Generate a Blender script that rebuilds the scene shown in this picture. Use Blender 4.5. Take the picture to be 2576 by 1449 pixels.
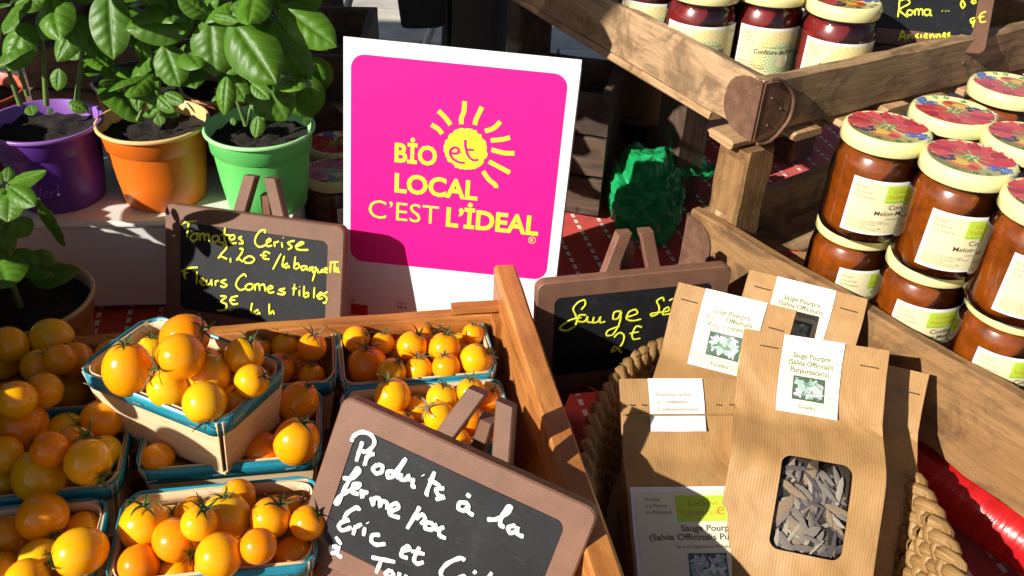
import bpy, bmesh, math, random
from mathutils import Vector, Matrix, noise
V = Vector
rnd = random.Random(7)
for o in list(bpy.data.objects): bpy.data.objects.remove(o)
scene = bpy.context.scene
COL = scene.collection

# ------------------------------------------------------------------ camera
EYE = V((0, 0, 0.56)); FOC = 2231.0          # focal length in units of a 2576 px wide picture
PITCH, ROLL = math.radians(34), math.radians(-3.2)
_f = V((0, math.cos(PITCH), -math.sin(PITCH))); _u = V((0, math.sin(PITCH), math.cos(PITCH))); _r = V((1, 0, 0))
CR = _r*math.cos(ROLL) - _u*math.sin(ROLL); CU = _r*math.sin(ROLL) + _u*math.cos(ROLL); CF = _f
cd = bpy.data.cameras.new('camera'); cam = bpy.data.objects.new('camera', cd); COL.objects.link(cam)
M = Matrix.Identity(4)
for i in range(3): M[i][0] = CR[i]; M[i][1] = CU[i]; M[i][2] = -CF[i]; M[i][3] = EYE[i]
cam.matrix_world = M
cd.sensor_width = 36; cd.lens = 36*FOC/2576; cd.clip_start = .02; cd.clip_end = 300
scene.camera = cam
# ------------------------------------------------------------------ light
SUNDIR = V((.679, .5465, -.490)).normalized()     # the way the sunlight travels
w = bpy.data.worlds.new('World'); scene.world = w; w.use_nodes = True
nt = w.node_tree; bg = nt.nodes['Background']
sky = nt.nodes.new('ShaderNodeTexSky'); sky.sky_type = 'NISHITA'; sky.sun_disc = False
sky.sun_elevation = math.asin(-SUNDIR.z); sky.sun_rotation = math.atan2(-SUNDIR.x, -SUNDIR.y)
nt.links.new(sky.outputs[0], bg.inputs[0]); bg.inputs[1].default_value = .05
sl = bpy.data.lights.new('sun', 'SUN'); sl.energy = 5; sl.angle = math.radians(.53); sl.color = (1, .95, .86)
so = bpy.data.objects.new('sun', sl); COL.objects.link(so)
so.rotation_euler = SUNDIR.to_track_quat('-Z', 'Y').to_euler(); so.location = -SUNDIR*5
vs = scene.view_settings; vs.view_transform = 'Standard'; vs.look = 'None'; vs.gamma = 1; vs.exposure = .58
vs.use_curve_mapping = False
scene.cycles.max_bounces = 8; scene.cycles.transparent_max_bounces = 16

# ------------------------------------------------------------------ helpers
def ray(x, y): return (CR*((x-1288)/FOC) - CU*((y-724.5)/FOC) + CF).normalized()
def atz(x, y, z): d = ray(x, y); return EYE + d*((z-EYE.z)/d.z)
def aty(x, y, Y): d = ray(x, y); return EYE + d*((Y-EYE.y)/d.y)
def atplane(x, y, P, n): d = ray(x, y); return EYE + d*((P-EYE).dot(n)/d.dot(n))

class B:
    """collects geometry for one mesh"""
    def __init__(s): s.v = []; s.f = []; s.m = []; s.uv = {}; s.c = {}; s.sharp = False
    def add(s, vs, fs, m=0, uvs=None, col=None):
        o = len(s.v); s.v += [V(p) for p in vs]
        for k, f in enumerate(fs):
            i = len(s.f); s.f.append(tuple(o+a for a in f)); s.m.append(m)
            if uvs: s.uv[i] = [uvs[a] for a in f]
            if col is not None: s.c[i] = col
        return s
    def box(s, c, sz, R=None, m=0):
        R = R or Matrix.Identity(3); c = V(c)
        vs = [c + R @ V((x*sz[0]/2, y*sz[1]/2, z*sz[2]/2)) for x in (-1, 1) for y in (-1, 1) for z in (-1, 1)]
        return s.add(vs, [(0, 1, 3, 2), (4, 6, 7, 5), (0, 4, 5, 1), (2, 3, 7, 6), (0, 2, 6, 4), (1, 5, 7, 3)], m)
    def plank(s, p0, p1, wv, tv, c=.0015, n=8, jit=.0006, seed=0, taper=None):
        """board from p0 to p1; wv,tv = full width and thickness vectors (centred); chamfered, a little uneven"""
        p0, p1, wv, tv = V(p0), V(p1), V(wv), V(tv); s.sharp = True
        L = (p1-p0).length; W, T = wv.length, tv.length; wn, tn = wv/W, tv/T
        prof = [(-W/2, -T/2+c), (-W/2+c, -T/2), (W/2-c, -T/2), (W/2, -T/2+c), (W/2, T/2-c), (W/2-c, T/2), (-W/2+c, T/2), (-W/2, T/2-c)]
        per = [0]
        for a in range(8):
            q, q2 = prof[a], prof[(a+1) % 8]; per.append(per[-1]+math.hypot(q2[0]-q[0], q2[1]-q[1]))
        vs = []; uvs = []; fs = []
        for k in range(n+1):
            t = k/n; b = p0.lerp(p1, t)
            sc = 1 if not taper else taper(t)
            for a in range(9):
                q = prof[a % 8]
                jj = random.Random(seed*977+k*31+(a % 8))
                e = V((jj.uniform(-1, 1), jj.uniform(-1, 1), jj.uniform(-1, 1)))*jit
                vs.append(b + wn*(q[0]*sc) + tn*q[1] + e); uvs.append((t*L, per[a]))
        for k in range(n):
            for a in range(8):
                i = k*9+a; fs.append((i, i+9, i+10, i+1))
        s.add(vs, fs, 0, uvs)
        s.add(vs[:8], [tuple(range(8))], 0, [(q[0]*.3, q[1]) for q in prof]); s.add(vs[n*9:n*9+8], [tuple(range(7, -1, -1))], 0, [(q[0]*.3, q[1]) for q in prof])
        return s
    def tube(s, pts, r, seg=8, m=0, cap=True, flat=None, col=None):
        """tube along points; r number or list; flat=(axis vector, factor) squashes it"""
        pts = [V(p) for p in pts]; n = len(pts)
        rs = r if isinstance(r, (list, tuple)) else [r]*n
        tg = [(pts[min(i+1, n-1)]-pts[max(i-1, 0)]).normalized() for i in range(n)]
        up = V((0, 0, 1)) if abs(tg[0].z) < .9 else V((1, 0, 0))
        x = tg[0].cross(up).normalized(); vs = []; uvs = []; l = 0
        for i in range(n):
            x = (x - tg[i]*x.dot(tg[i])); x = x.normalized() if x.length > 1e-6 else tg[i].orthogonal().normalized(); y = tg[i].cross(x)
            if i: l += (pts[i]-pts[i-1]).length
            for a in range(seg+1):
                an = 2*math.pi*a/seg; e = (x*math.cos(an) + y*math.sin(an))*rs[i]
                if flat: e = e - flat[0]*(e.dot(flat[0])*(1-flat[1]))
                vs.append(pts[i]+e); uvs.append((l, an*rs[0]))
        fs = [(i*(seg+1)+a, i*(seg+1)+a+1, (i+1)*(seg+1)+a+1, (i+1)*(seg+1)+a) for i in range(n-1) for a in range(seg)]
        s.add(vs, fs, m, uvs, col)
        if cap:
            s.add(vs[:seg], [tuple(range(seg-1, -1, -1))], m, uvs[:seg], col); e = (n-1)*(seg+1); s.add(vs[e:e+seg], [tuple(range(seg))], m, uvs[e:e+seg], col)
        return s
    def lathe(s, prof, seg=40, c=(0, 0, 0), m=0, wob=None):
        c = V(c); vs = []; uvs = []; n = len(prof)
        for k, (r, z) in enumerate(prof):
            for a in range(seg+1):
                an = 2*math.pi*a/seg; q = r*(wob(an, z) if wob else 1)
                vs.append(c+V((q*math.cos(an), q*math.sin(an), z))); uvs.append((an*.05, z))
        fs = [(k*(seg+1)+a, k*(seg+1)+a+1, (k+1)*(seg+1)+a+1, (k+1)*(seg+1)+a) for k in range(n-1) for a in range(seg)]
        return s.add(vs, fs, m, uvs)
    def grid(s, fn, nu, nv, m=0, uvf=None):
        vs = []; uvs = []
        for j in range(nv+1):
            for i in range(nu+1):
                u, v = i/nu, j/nv; vs.append(fn(u, v)); uvs.append(uvf(u, v) if uvf else (u, v))
        fs = [(j*(nu+1)+i, j*(nu+1)+i+1, (j+1)*(nu+1)+i+1, (j+1)*(nu+1)+i) for j in range(nv) for i in range(nu)]
        return s.add(vs, fs, m, uvs)
    def mesh(s, name, mats, smooth=True, inv=None, merge=False):
        me = bpy.data.meshes.new(name)
        me.from_pydata([(inv @ p) if inv else p for p in s.v], [], s.f)
        for mt in (mats if isinstance(mats, (list, tuple)) else [mats]): me.materials.append(mt)
        me.polygons.foreach_set('material_index', s.m)
        me.polygons.foreach_set('use_smooth', [bool(smooth)]*len(s.f))
        if s.uv:
            ul = me.uv_layers.new(name='UVMap'); d = []
            for i, f in enumerate(s.f):
                for q in s.uv.get(i, [(0, 0)]*len(f)): d += [q[0], q[1]]
            ul.data.foreach_set('uv', d)
        if s.c:
            ca = me.color_attributes.new('Col', 'FLOAT_COLOR', 'CORNER'); d = []
            for i, f in enumerate(s.f):
                q = s.c.get(i, (1, 1, 1))
                for _ in f: d += [q[0], q[1], q[2], 1]
            ca.data.foreach_set('color', d)
        if merge:
            bm = bmesh.new(); bm.from_mesh(me); bmesh.ops.remove_doubles(bm, verts=bm.verts, dist=1e-6); bmesh.ops.recalc_face_normals(bm, faces=bm.faces); bm.to_mesh(me); bm.free()
        if s.sharp: me.set_sharp_from_angle(angle=math.radians(28))
        me.update(); return me

def tag(o, label, cat, group=None, kind=None):
    if label: o['label'] = label
    if cat: o['category'] = cat
    if group: o['group'] = group
    if kind: o['kind'] = kind
    return o
def thing(name, label, cat, loc=(0, 0, 0), rz=0, group=None, mat=None):
    o = bpy.data.objects.new(name, None); COL.objects.link(o); o.empty_display_size = .02
    o.matrix_world = mat if mat is not None else Matrix.Translation(V(loc)) @ Matrix.Rotation(rz, 4, 'Z')
    tag(o, label, cat, group); return o
def put(name, me, parent=None, loc=None, label=None):
    o = bpy.data.objects.new(name, me); COL.objects.link(o); o.parent = parent
    if loc is not None: o.location = loc
    if label: o['label'] = label
    return o
def part(name, b, mats, parent=None, smooth=True, world=False, merge=False, label=None, autos=None):
    def root(o):
        m = o.matrix_basis.copy()
        while o.parent: o = o.parent; m = o.matrix_basis @ m
        return m
    inv = root(parent).inverted() if (world and parent) else None
    o = put(name, b.mesh(name, mats, smooth, inv, merge), parent, label=label)
    if autos: o.modifiers.new('edge', 'EDGE_SPLIT').split_angle = math.radians(autos)
    return o
def single(name, b, mats, label, cat, group=None, smooth=True, kind=None, merge=False, autos=None):
    o = part(name, b, mats, None, smooth, merge=merge, autos=autos); tag(o, label, cat, group, kind); return o
def frame(O, ux, uy):
    """matrix with origin O, x along ux, z along uy, y away from the viewer side"""
    ux = V(ux).normalized(); uy = V(uy); uy = (uy-ux*uy.dot(ux)).normalized(); n = uy.cross(ux)
    m = Matrix.Identity(4)
    for i in range(3): m[i][0] = ux[i]; m[i][1] = n[i]; m[i][2] = uy[i]; m[i][3] = O[i]
    return m

# ------------------------------------------------------------------ materials
def newmat(name):
    m = bpy.data.materials.new(name); m.use_nodes = True; return m, m.node_tree.nodes, m.node_tree.links, m.node_tree.nodes['Principled BSDF']
def setp(p, **k):
    for a, b in k.items():
        n = {'rough': 'Roughness', 'coat': 'Coat Weight', 'coatr': 'Coat Roughness', 'sss': 'Subsurface Weight', 'sssr': 'Subsurface Radius', 'ssss': 'Subsurface Scale', 'spec': 'Specular IOR Level', 'metal': 'Metallic', 'trans': 'Transmission Weight', 'sheen': 'Sheen Weight'}[a]
        p.inputs[n].default_value = b
def rgba(c): return (c[0], c[1], c[2], 1)
def srgb(r, g, b):
    f = lambda x: (x/255/12.92 if x/255 <= .04045 else ((x/255+.055)/1.055)**2.4)
    return (f(r), f(g), f(b))
def ramp(N, L, src, stops):
    r = N.new('ShaderNodeValToRGB'); L.new(src, r.inputs[0]); e = r.color_ramp.elements
    while len(e) < len(stops): e.new(.5)
    for q, (p, c) in zip(e, stops): q.position = p; q.color = rgba(c)
    return r.outputs[0]
def tex(N, L, kind='Noise', vec=None, scale=5, detail=4, rough=.55, dist=0, **k):
    t = N.new('ShaderNodeTex'+kind); t.inputs['Scale'].default_value = scale
    if kind == 'Noise': t.inputs['Detail'].default_value = detail; t.inputs['Roughness'].default_value = rough; t.inputs['Distortion'].default_value = dist
    if vec is not None: L.new(vec, t.inputs['Vector'])
    return t
def coords(N, L, which='Object', scale=(1, 1, 1), rot=(0, 0, 0), rand=False):
    tc = N.new('ShaderNodeTexCoord'); mp = N.new('ShaderNodeMapping'); mp.inputs['Scale'].default_value = scale; mp.inputs['Rotation'].default_value = rot
    L.new(tc.outputs[which], mp.inputs[0])
    if rand:
        oi = N.new('ShaderNodeObjectInfo'); cx = N.new('ShaderNodeVectorMath'); cx.operation = 'SCALE'; cx.inputs[0].default_value = (7, 13, 5); L.new(oi.outputs['Random'], cx.inputs['Scale']); L.new(cx.outputs[0], mp.inputs['Location'])
    return mp.outputs[0]
def bump(N, L, p, h, strength=.3, dist=.001):
    b = N.new('ShaderNodeBump'); b.inputs['Strength'].default_value = strength; b.inputs['Distance'].default_value = dist
    L.new(h, b.inputs['Height']); L.new(b.outputs[0], p.inputs['Normal']); return b
def mixc(N, L, fac, a, b, mode='MIX'):
    m = N.new('ShaderNodeMix'); m.data_type = 'RGBA'; m.blend_type = mode
    for s, x in ((m.inputs[0], fac), (m.inputs[6], a), (m.inputs[7], b)):
        if isinstance(x, (int, float)): s.default_value = x
        elif isinstance(x, tuple): s.default_value = rgba(x)
        else: L.new(x, s)
    return m.outputs[2]
def math_(N, L, op, a, b=None, c=None):
    m = N.new('ShaderNodeMath'); m.operation = op
    for i, x in enumerate((a, b, c)):
        if x is None: continue
        if isinstance(x, (int, float)): m.inputs[i].default_value = x
        else: L.new(x, m.inputs[i])
    return m.outputs[0]
def plain(name, c, rough=.5, var=.12, scale=30, bstr=.0, bscale=400, **k):
    m, N, L, p = newmat(name); co = coords(N, L, rand=True)
    t = tex(N, L, vec=co, scale=scale)
    d = tuple(max(0, x*(1-var)) for x in c); h = tuple(min(1, x*(1+var)) for x in c)
    L.new(ramp(N, L, t.outputs[0], [(.3, d), (.7, h)]), p.inputs[0]); setp(p, rough=rough, **k)
    if bstr: bump(N, L, p, tex(N, L, vec=co, scale=bscale).outputs[0], bstr)
    return m
def wood(name, c0, c1, c2, rough=.75, grain=1., dirt=.5, bs=.45):
    m, N, L, p = newmat(name)
    co = coords(N, L, 'UV', (9, 170*grain, 1), rand=True)
    g = tex(N, L, vec=co, scale=1., detail=6, rough=.6, dist=.5)
    co2 = coords(N, L, 'UV', (5, 38*grain, 1), rand=True); g2 = tex(N, L, vec=co2, scale=1., detail=3, dist=1.2)
    big = tex(N, L, vec=coords(N, L, 'UV', (14, 22, 1), rand=True), scale=1, detail=5, rough=.65, dist=.8)
    a = ramp(N, L, g.outputs[0], [(.3, c0), (.5, c1), (.68, c2)])
    a = mixc(N, L, .55, a, ramp(N, L, g2.outputs[0], [(.35, c0), (.5, c2), (.58, c1)]))
    f = math_(N, L, 'MULTIPLY', ramp(N, L, big.outputs[0], [(.5, (0, 0, 0)), (.62, (1, 1, 1))]), dirt*1.3)
    a = mixc(N, L, f, a, tuple(x*.38 for x in c0))
    sp = tex(N, L, vec=coords(N, L, 'UV', (260, 900, 1)), scale=1, detail=2)
    a = mixc(N, L, math_(N, L, 'MULTIPLY', ramp(N, L, sp.outputs[0], [(.62, (0, 0, 0)), (.7, (1, 1, 1))]), .5), a, tuple(x*.3 for x in c0))
    L.new(a, p.inputs[0]); setp(p, rough=rough)
    h = math_(N, L, 'ADD', g.outputs[0], math_(N, L, 'MULTIPLY', sp.outputs[0], .3)); bump(N, L, p, h, bs, .0012); return m
M_ = {}
M_['wood_old'] = wood('weathered crate wood', (.145, .068, .021), (.235, .118, .040), (.32, .175, .066))
M_['wood_pale'] = wood('pale weathered wood', (.24, .135, .062), (.40, .245, .125), (.52, .34, .19))
M_['wood_grey'] = wood('grey crate wood', (.20, .115, .050), (.33, .20, .092), (.46, .30, .155))
M_['wood_orange'] = wood('varnished pine', (.26, .085, .018), (.42, .155, .035), (.55, .235, .06), rough=.42, grain=.8, dirt=.2)
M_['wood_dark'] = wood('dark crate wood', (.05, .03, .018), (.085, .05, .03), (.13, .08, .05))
M_['slat_end'] = wood('rough slat wood', (.30, .16, .07), (.42, .25, .12), (.52, .33, .17))
M_['rust'] = plain('rusted tin bracket', (.17, .085, .05), .6, .3, 90, .25, 300, metal=.25)
M_['frame'] = plain('brown painted frame', (.175, .084, .050), .6, .16, 45, .2, 700)
M_['slate'] = None
def slate():
    m, N, L, p = newmat('blackboard'); co = coords(N, L, rand=True)
    t = tex(N, L, vec=co, scale=25, detail=8, rough=.7)
    t2 = tex(N, L, vec=coords(N, L, 'Object', (40, 40, 160), rand=True), scale=2, detail=5)
    a = ramp(N, L, t.outputs[0], [(.35, (.009, .010, .012)), (.6, (.016, .017, .020)), (.8, (.050, .050, .047))])
    a = mixc(N, L, math_(N, L, 'MULTIPLY', ramp(N, L, t2.outputs[0], [(.6, (0, 0, 0)), (.75, (1, 1, 1))]), .22), a, (.09, .09, .085))
    L.new(a, p.inputs[0]); setp(p, rough=.5, spec=.3); bump(N, L, p, tex(N, L, vec=co, scale=900).outputs[0], .1); return m
M_['slate'] = slate()
M_['chalk_y'] = plain('yellow chalk pen', (.78, .82, .05), .6, .1, 400)
M_['chalk_w'] = plain('white chalk pen', (.86, .86, .84), .6, .06, 400)
M_['card'] = plain('white card', (.86, .85, .83), .45, .015, 20)
M_['pink'] = plain('pink print', (.90, .010, .26), .38, .02, 20)
M_['yellow_print'] = plain('yellow print', (.88, .86, .04), .4, .02, 20)
M_['cream_plastic'] = plain('white plastic box', (.72, .70, .64), .4, .04, 15, .05, 500)
def tomato_mat():
    m, N, L, p = newmat('yellow tomato skin'); oi = N.new('ShaderNodeObjectInfo')
    t = tex(N, L, vec=coords(N, L, rand=True), scale=28, detail=2)
    a = ramp(N, L, oi.outputs['Random'], [(0, (.90, .25, .002)), (.3, (.93, .36, .003)), (.75, (.94, .48, .005)), (1, (.84, .56, .010))])
    a = mixc(N, L, math_(N, L, 'MULTIPLY', t.outputs[0], .45), a, (.86, .28, .002))
    sp = tex(N, L, vec=coords(N, L, rand=True), scale=4, detail=3, rough=.7); a = mixc(N, L, ramp(N, L, sp.outputs[0], [(.66, (0, 0, 0)), (.74, (.45, .45, .45))]), a, (.60, .46, .05))
    sq = tex(N, L, vec=coords(N, L, rand=True), scale=9, detail=1); a = mixc(N, L, ramp(N, L, sq.outputs[0], [(.79, (0, 0, 0)), (.81, (.8, .8, .8))]), a, (.20, .09, .02))
    L.new(a, p.inputs[0]); setp(p, rough=.2, sss=.35, ssss=.010, sssr=(1, .35, .05), coat=.25, coatr=.05, spec=.4)
    bump(N, L, p, tex(N, L, vec=coords(N, L, rand=True), scale=160, detail=2).outputs[0], .03, .0006); return m
M_['tomato'] = tomato_mat()
M_['calyx'] = plain('tomato calyx', (.075, .115, .035), .6, .3, 200)
M_['dry'] = plain('dry calyx', (.22, .16, .08), .7, .3, 200)
def leaf_mat(name, c0, c1, cv):
    m, N, L, p = newmat(name); tc = N.new('ShaderNodeTexCoord'); sx = N.new('ShaderNodeSeparateXYZ'); L.new(tc.outputs['UV'], sx.inputs[0])
    u = math_(N, L, 'ABSOLUTE', math_(N, L, 'SUBTRACT', sx.outputs[0], .5)); v = sx.outputs[1]
    mid = math_(N, L, 'LESS_THAN', u, .011)
    # side veins sweep forward from the midrib
    ph = math_(N, L, 'FRACT', math_(N, L, 'MULTIPLY', math_(N, L, 'SUBTRACT', v, math_(N, L, 'MULTIPLY', math_(N, L, 'POWER', u, .9), .42)), 5.6))
    side = math_(N, L, 'LESS_THAN', math_(N, L, 'ABSOLUTE', math_(N, L, 'SUBTRACT', ph, .5)), .035)
    vein = math_(N, L, 'MAXIMUM', mid, side)
    t = tex(N, L, vec=coords(N, L, 'Object', rand=True), scale=3.5, detail=5)
    oi = N.new('ShaderNodeObjectInfo')
    a = ramp(N, L, t.outputs[0], [(.3, c0), (.7, c1)])
    a = mixc(N, L, math_(N, L, 'MULTIPLY', oi.outputs['Random'], .4), a, tuple(x*.6 for x in c0))
    a = mixc(N, L, math_(N, L, 'MULTIPLY', vein, .3), a, cv)
    L.new(a, p.inputs[0]); setp(p, rough=.43, spec=.42, sss=0.0)
    hb = math_(N, L, 'ADD', math_(N, L, 'MULTIPLY', vein, -.6), math_(N, L, 'MULTIPLY', tex(N, L, vec=coords(N, L, 'UV', (30, 40, 1)), scale=1, detail=3).outputs[0], .5))
    bump(N, L, p, hb, .5, .0008)
    tr = N.new('ShaderNodeBsdfTranslucent'); L.new(mixc(N, L, .5, a, (.16, .30, .02)), tr.inputs[0])
    mx = N.new('ShaderNodeMixShader'); mx.inputs[0].default_value = .22
    L.new(p.outputs[0], mx.inputs[1]); L.new(tr.outputs[0], mx.inputs[2]); L.new(mx.outputs[0], N['Material Output'].inputs[0]); return m
M_['leaf'] = leaf_mat('basil leaf', (.066, .175, .010), (.115, .255, .018), (.19, .33, .06))
M_['stem'] = plain('basil stem', (.12, .20, .045), .5, .2, 80)
M_['soil'] = plain('potting soil', (.013, .008, .005), .95, .7, 260, 1., 500)
def pot_mat(name, c, r=.38): return plain(name, c, r, .06, 25, .06, 600, sss=.08, ssss=.004)
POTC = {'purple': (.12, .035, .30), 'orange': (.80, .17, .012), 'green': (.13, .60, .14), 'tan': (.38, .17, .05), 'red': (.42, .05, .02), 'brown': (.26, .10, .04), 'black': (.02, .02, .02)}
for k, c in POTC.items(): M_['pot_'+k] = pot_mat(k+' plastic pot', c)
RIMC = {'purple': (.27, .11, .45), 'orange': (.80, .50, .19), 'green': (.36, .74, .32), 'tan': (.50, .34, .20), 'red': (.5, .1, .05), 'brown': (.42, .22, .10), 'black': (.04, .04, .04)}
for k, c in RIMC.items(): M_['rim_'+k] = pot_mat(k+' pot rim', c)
def veneer():
    m, N, L, p = newmat('poplar veneer')
    g = tex(N, L, vec=coords(N, L, 'UV', (25, 420, 1), rand=True), scale=1, detail=5, dist=.3)
    L.new(ramp(N, L, g.outputs[0], [(.25, (.60, .41, .22)), (.5, (.71, .53, .31)), (.75, (.78, .62, .40))]), p.inputs[0]); setp(p, rough=.6); bump(N, L, p, g.outputs[0], .15, .0005); return m
M_['veneer'] = veneer()
def band():
    m, N, L, p = newmat('blue dyed veneer band')
    g = tex(N, L, vec=coords(N, L, 'UV', (20, 500, 1), rand=True), scale=1, detail=5)
    L.new(ramp(N, L, g.outputs[0], [(.3, (.01, .17, .25)), (.6, (.022, .31, .42)), (.85, (.08, .42, .50))]), p.inputs[0]); setp(p, rough=.33); bump(N, L, p, g.outputs[0], .15, .0005); return m
M_['band'] = band()
M_['metal'] = plain('staple wire', (.35, .35, .36), .35, .1, 50, metal=1.)
def kraft():
    m, N, L, p = newmat('ribbed kraft paper'); uv = coords(N, L, 'UV')
    sx = N.new('ShaderNodeSeparateXYZ'); L.new(uv, sx.inputs[0])
    rib = math_(N, L, 'SINE', math_(N, L, 'MULTIPLY', sx.outputs[0], 2*math.pi/.0021))
    t = tex(N, L, vec=coords(N, L, 'UV', (60, 40, 1), rand=True), scale=1, detail=6, rough=.7)
    a = ramp(N, L, t.outputs[0], [(.25, (.33, .18, .066)), (.75, (.45, .255, .098))])
    a = mixc(N, L, math_(N, L, 'MULTIPLY', math_(N, L, 'ADD', rib, 1), .075), a, (.24, .12, .04))
    L.new(a, p.inputs[0]); setp(p, rough=.55, spec=.35)
    cr = tex(N, L, vec=coords(N, L, 'UV', (28, 22, 1), rand=True), scale=1, detail=3, rough=.5, dist=1.)
    hh = math_(N, L, 'ADD', math_(N, L, 'MULTIPLY', rib, .04), math_(N, L, 'MULTIPLY', cr.outputs[0], 1.6)); bump(N, L, p, hh, .5, .002); return m
M_['kraft'] = kraft()
def printm(name='printed paper', rough=.42, coat=0.):
    m, N, L, p = newmat(name); a = N.new('ShaderNodeAttribute'); a.attribute_name = 'Col'
    t = tex(N, L, vec=coords(N, L), scale=300, detail=2)
    L.new(mixc(N, L, math_(N, L, 'MULTIPLY', t.outputs[0], .08), a.outputs[0], (.5, .45, .4)), p.inputs[0]); setp(p, rough=rough, coat=coat, coatr=.08); return m
M_['print'] = printm(); M_['lidprint'] = printm('lid print', .25, .6)
M_['lid'] = plain('cream lacquered lid', (.78, .72, .33), .25, .03, 30, coat=.5, coatr=.08)
def glass(name='jar glass', tint=(1, 1, 1), ior=1.45, gl=1., rough=.0):
    m, N, L, p = newmat(name); N.remove(p)
    tr = N.new('ShaderNodeBsdfTransparent'); tr.inputs[0].default_value = rgba(tint); g = N.new('ShaderNodeBsdfGlossy'); g.inputs['Roughness'].default_value = .03+rough
    fr = N.new('ShaderNodeFresnel'); fr.inputs[0].default_value = ior; mx = N.new('ShaderNodeMixShader')
    L.new(math_(N, L, 'MULTIPLY', fr.outputs[0], gl), mx.inputs[0]); L.new(tr.outputs[0], mx.inputs[1]); L.new(g.outputs[0], mx.inputs[2]); L.new(mx.outputs[0], N['Material Output'].inputs[0]); return m
M_['glass'] = glass(); M_['film'] = glass('clear window film', (.93, .93, .92), 1.4, .8, .04)
def jam(name, c0, c1, rad):
    m, N, L, p = newmat(name); t = tex(N, L, vec=coords(N, L, 'Object', (1, 1, 1), rand=True), scale=55, detail=5, rough=.65)
    L.new(ramp(N, L, t.outputs[0], [(.3, c0), (.62, c1)]), p.inputs[0]); setp(p, rough=.25, sss=.6, ssss=.012, sssr=rad, coat=.4, coatr=.05); return m
M_['jam'] = jam('melon jam', (.10, .021, .0008), (.24, .054, .002), (1, .35, .05))
M_['jam_red'] = jam('strawberry jam', (.09, .006, .006), (.20, .014, .012), (1, .1, .05))
def cloth():
    m, N, L, p = newmat('red tablecloth'); co = coords(N, L, 'Object', (1, 1, 1), (0, 0, math.radians(-14.5)))
    sx = N.new('ShaderNodeSeparateXYZ'); L.new(co, sx.inputs[0])
    a = math_(N, L, 'ABSOLUTE', math_(N, L, 'SUBTRACT', math_(N, L, 'FRACT', math_(N, L, 'MULTIPLY', sx.outputs[0], 1/.031)), .5))
    b = math_(N, L, 'ABSOLUTE', math_(N, L, 'SUBTRACT', math_(N, L, 'FRACT', math_(N, L, 'MULTIPLY', sx.outputs[1], 1/.0147)), .5))
    mask = math_(N, L, 'MULTIPLY', math_(N, L, 'LESS_THAN', a, .075), math_(N, L, 'LESS_THAN', b, .3))
    t = tex(N, L, vec=coords(N, L), scale=60, detail=5)
    wv = N.new('ShaderNodeTexWave'); wv.inputs['Scale'].default_value = 300; L.new(co, wv.inputs[0])
    c = ramp(N, L, t.outputs[0], [(.3, (.46, .018, .010)), (.7, (.60, .035, .014))])
    c = mixc(N, L, math_(N, L, 'MULTIPLY', wv.outputs[1], .15), c, (.30, .01, .01))
    L.new(mixc(N, L, mask, c, (.72, .68, .62)), p.inputs[0]); setp(p, rough=.75, sheen=.2)
    h = math_(N, L, 'ADD', math_(N, L, 'MULTIPLY', mask, .8), math_(N, L, 'MULTIPLY', wv.outputs[1], .15))
    bump(N, L, p, h, .4, .0008); return m
M_['cloth'] = cloth()
def straw():
    m, N, L, p = newmat('seagrass straw'); co = coords(N, L, 'UV', (25, 900, 1), rand=True)
    t = tex(N, L, vec=co, scale=1, detail=4); t2 = tex(N, L, vec=coords(N, L), scale=55, detail=3)
    a = ramp(N, L, t.outputs[0], [(.3, (.15, .07, .02)), (.5, (.30, .165, .055)), (.72, (.46, .29, .115))])
    a = mixc(N, L, math_(N, L, 'MULTIPLY', ramp(N, L, t2.outputs[0], [(.4, (0, 0, 0)), (.7, (1, 1, 1))]), .55), a, (.26, .15, .05))
    L.new(a, p.inputs[0]); setp(p, rough=.5); bump(N, L, p, t.outputs[0], .5, .0008); return m
M_['straw'] = straw()
M_['sage'] = plain('dried sage leaf', (.19, .16, .14), .8, .45, 120, .4, 500)
M_['sage_w'] = plain('dried sage leaf brown', (.27, .19, .12), .8, .35, 120, .4, 500)
M_['sage_b'] = plain('dried sage leaf pale', (.34, .30, .24), .8, .35, 120, .4, 500)
M_['sage_d'] = plain('dried sage leaf dark', (.085, .07, .075), .8, .35, 120, .4, 500)
M_['dark'] = plain('dark backing for bag shade', (.03, .022, .016), .9)
def plastic_bag():
    m, N, L, p = newmat('green plastic bag'); setp(p, rough=.18, spec=.6)
    L.new(ramp(N, L, tex(N, L, vec=coords(N, L), scale=20).outputs[0], [(.3, (.01, .34, .09)), (.7, (.03, .50, .17))]), p.inputs[0])
    tr = N.new('ShaderNodeBsdfTranslucent'); tr.inputs[0].default_value = (.02, .45, .14, 1); mx = N.new('ShaderNodeMixShader'); mx.inputs[0].default_value = .3
    L.new(p.outputs[0], mx.inputs[1]); L.new(tr.outputs[0], mx.inputs[2]); L.new(mx.outputs[0], N['Material Output'].inputs[0])
    bump(N, L, p, tex(N, L, vec=coords(N, L), scale=30, detail=4, dist=1.5).outputs[0], .35, .004); return m
M_['plastic'] = plastic_bag()
M_['bottle'] = plain('dark brown bottle glass', (.02, .008, .003), .06, .1, 30, coat=1.)
def red_film():
    m, N, L, p = newmat('red shrink film'); co = coords(N, L, 'Object', (60, 9, 9)); t = tex(N, L, vec=co, scale=3, detail=4, dist=.6)
    L.new(ramp(N, L, t.outputs[0], [(.3, (.33, .005, .007)), (.7, (.46, .010, .011))]), p.inputs[0]); setp(p, rough=.28, coat=.35, coatr=.12); bump(N, L, p, t.outputs[0], .35, .003); return m
M_['red_film'] = red_film()
M_['yellow_plastic'] = plain('yellow plastic', (.75, .55, .02), .3, .05, 40)
M_['black_plastic'] = plain('black plastic', (.015, .015, .016), .4, .1, 40)
M_['stone'] = plain('pale paving stone', (.56, .50, .42), .85, .2, 6, .25, 120)
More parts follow.
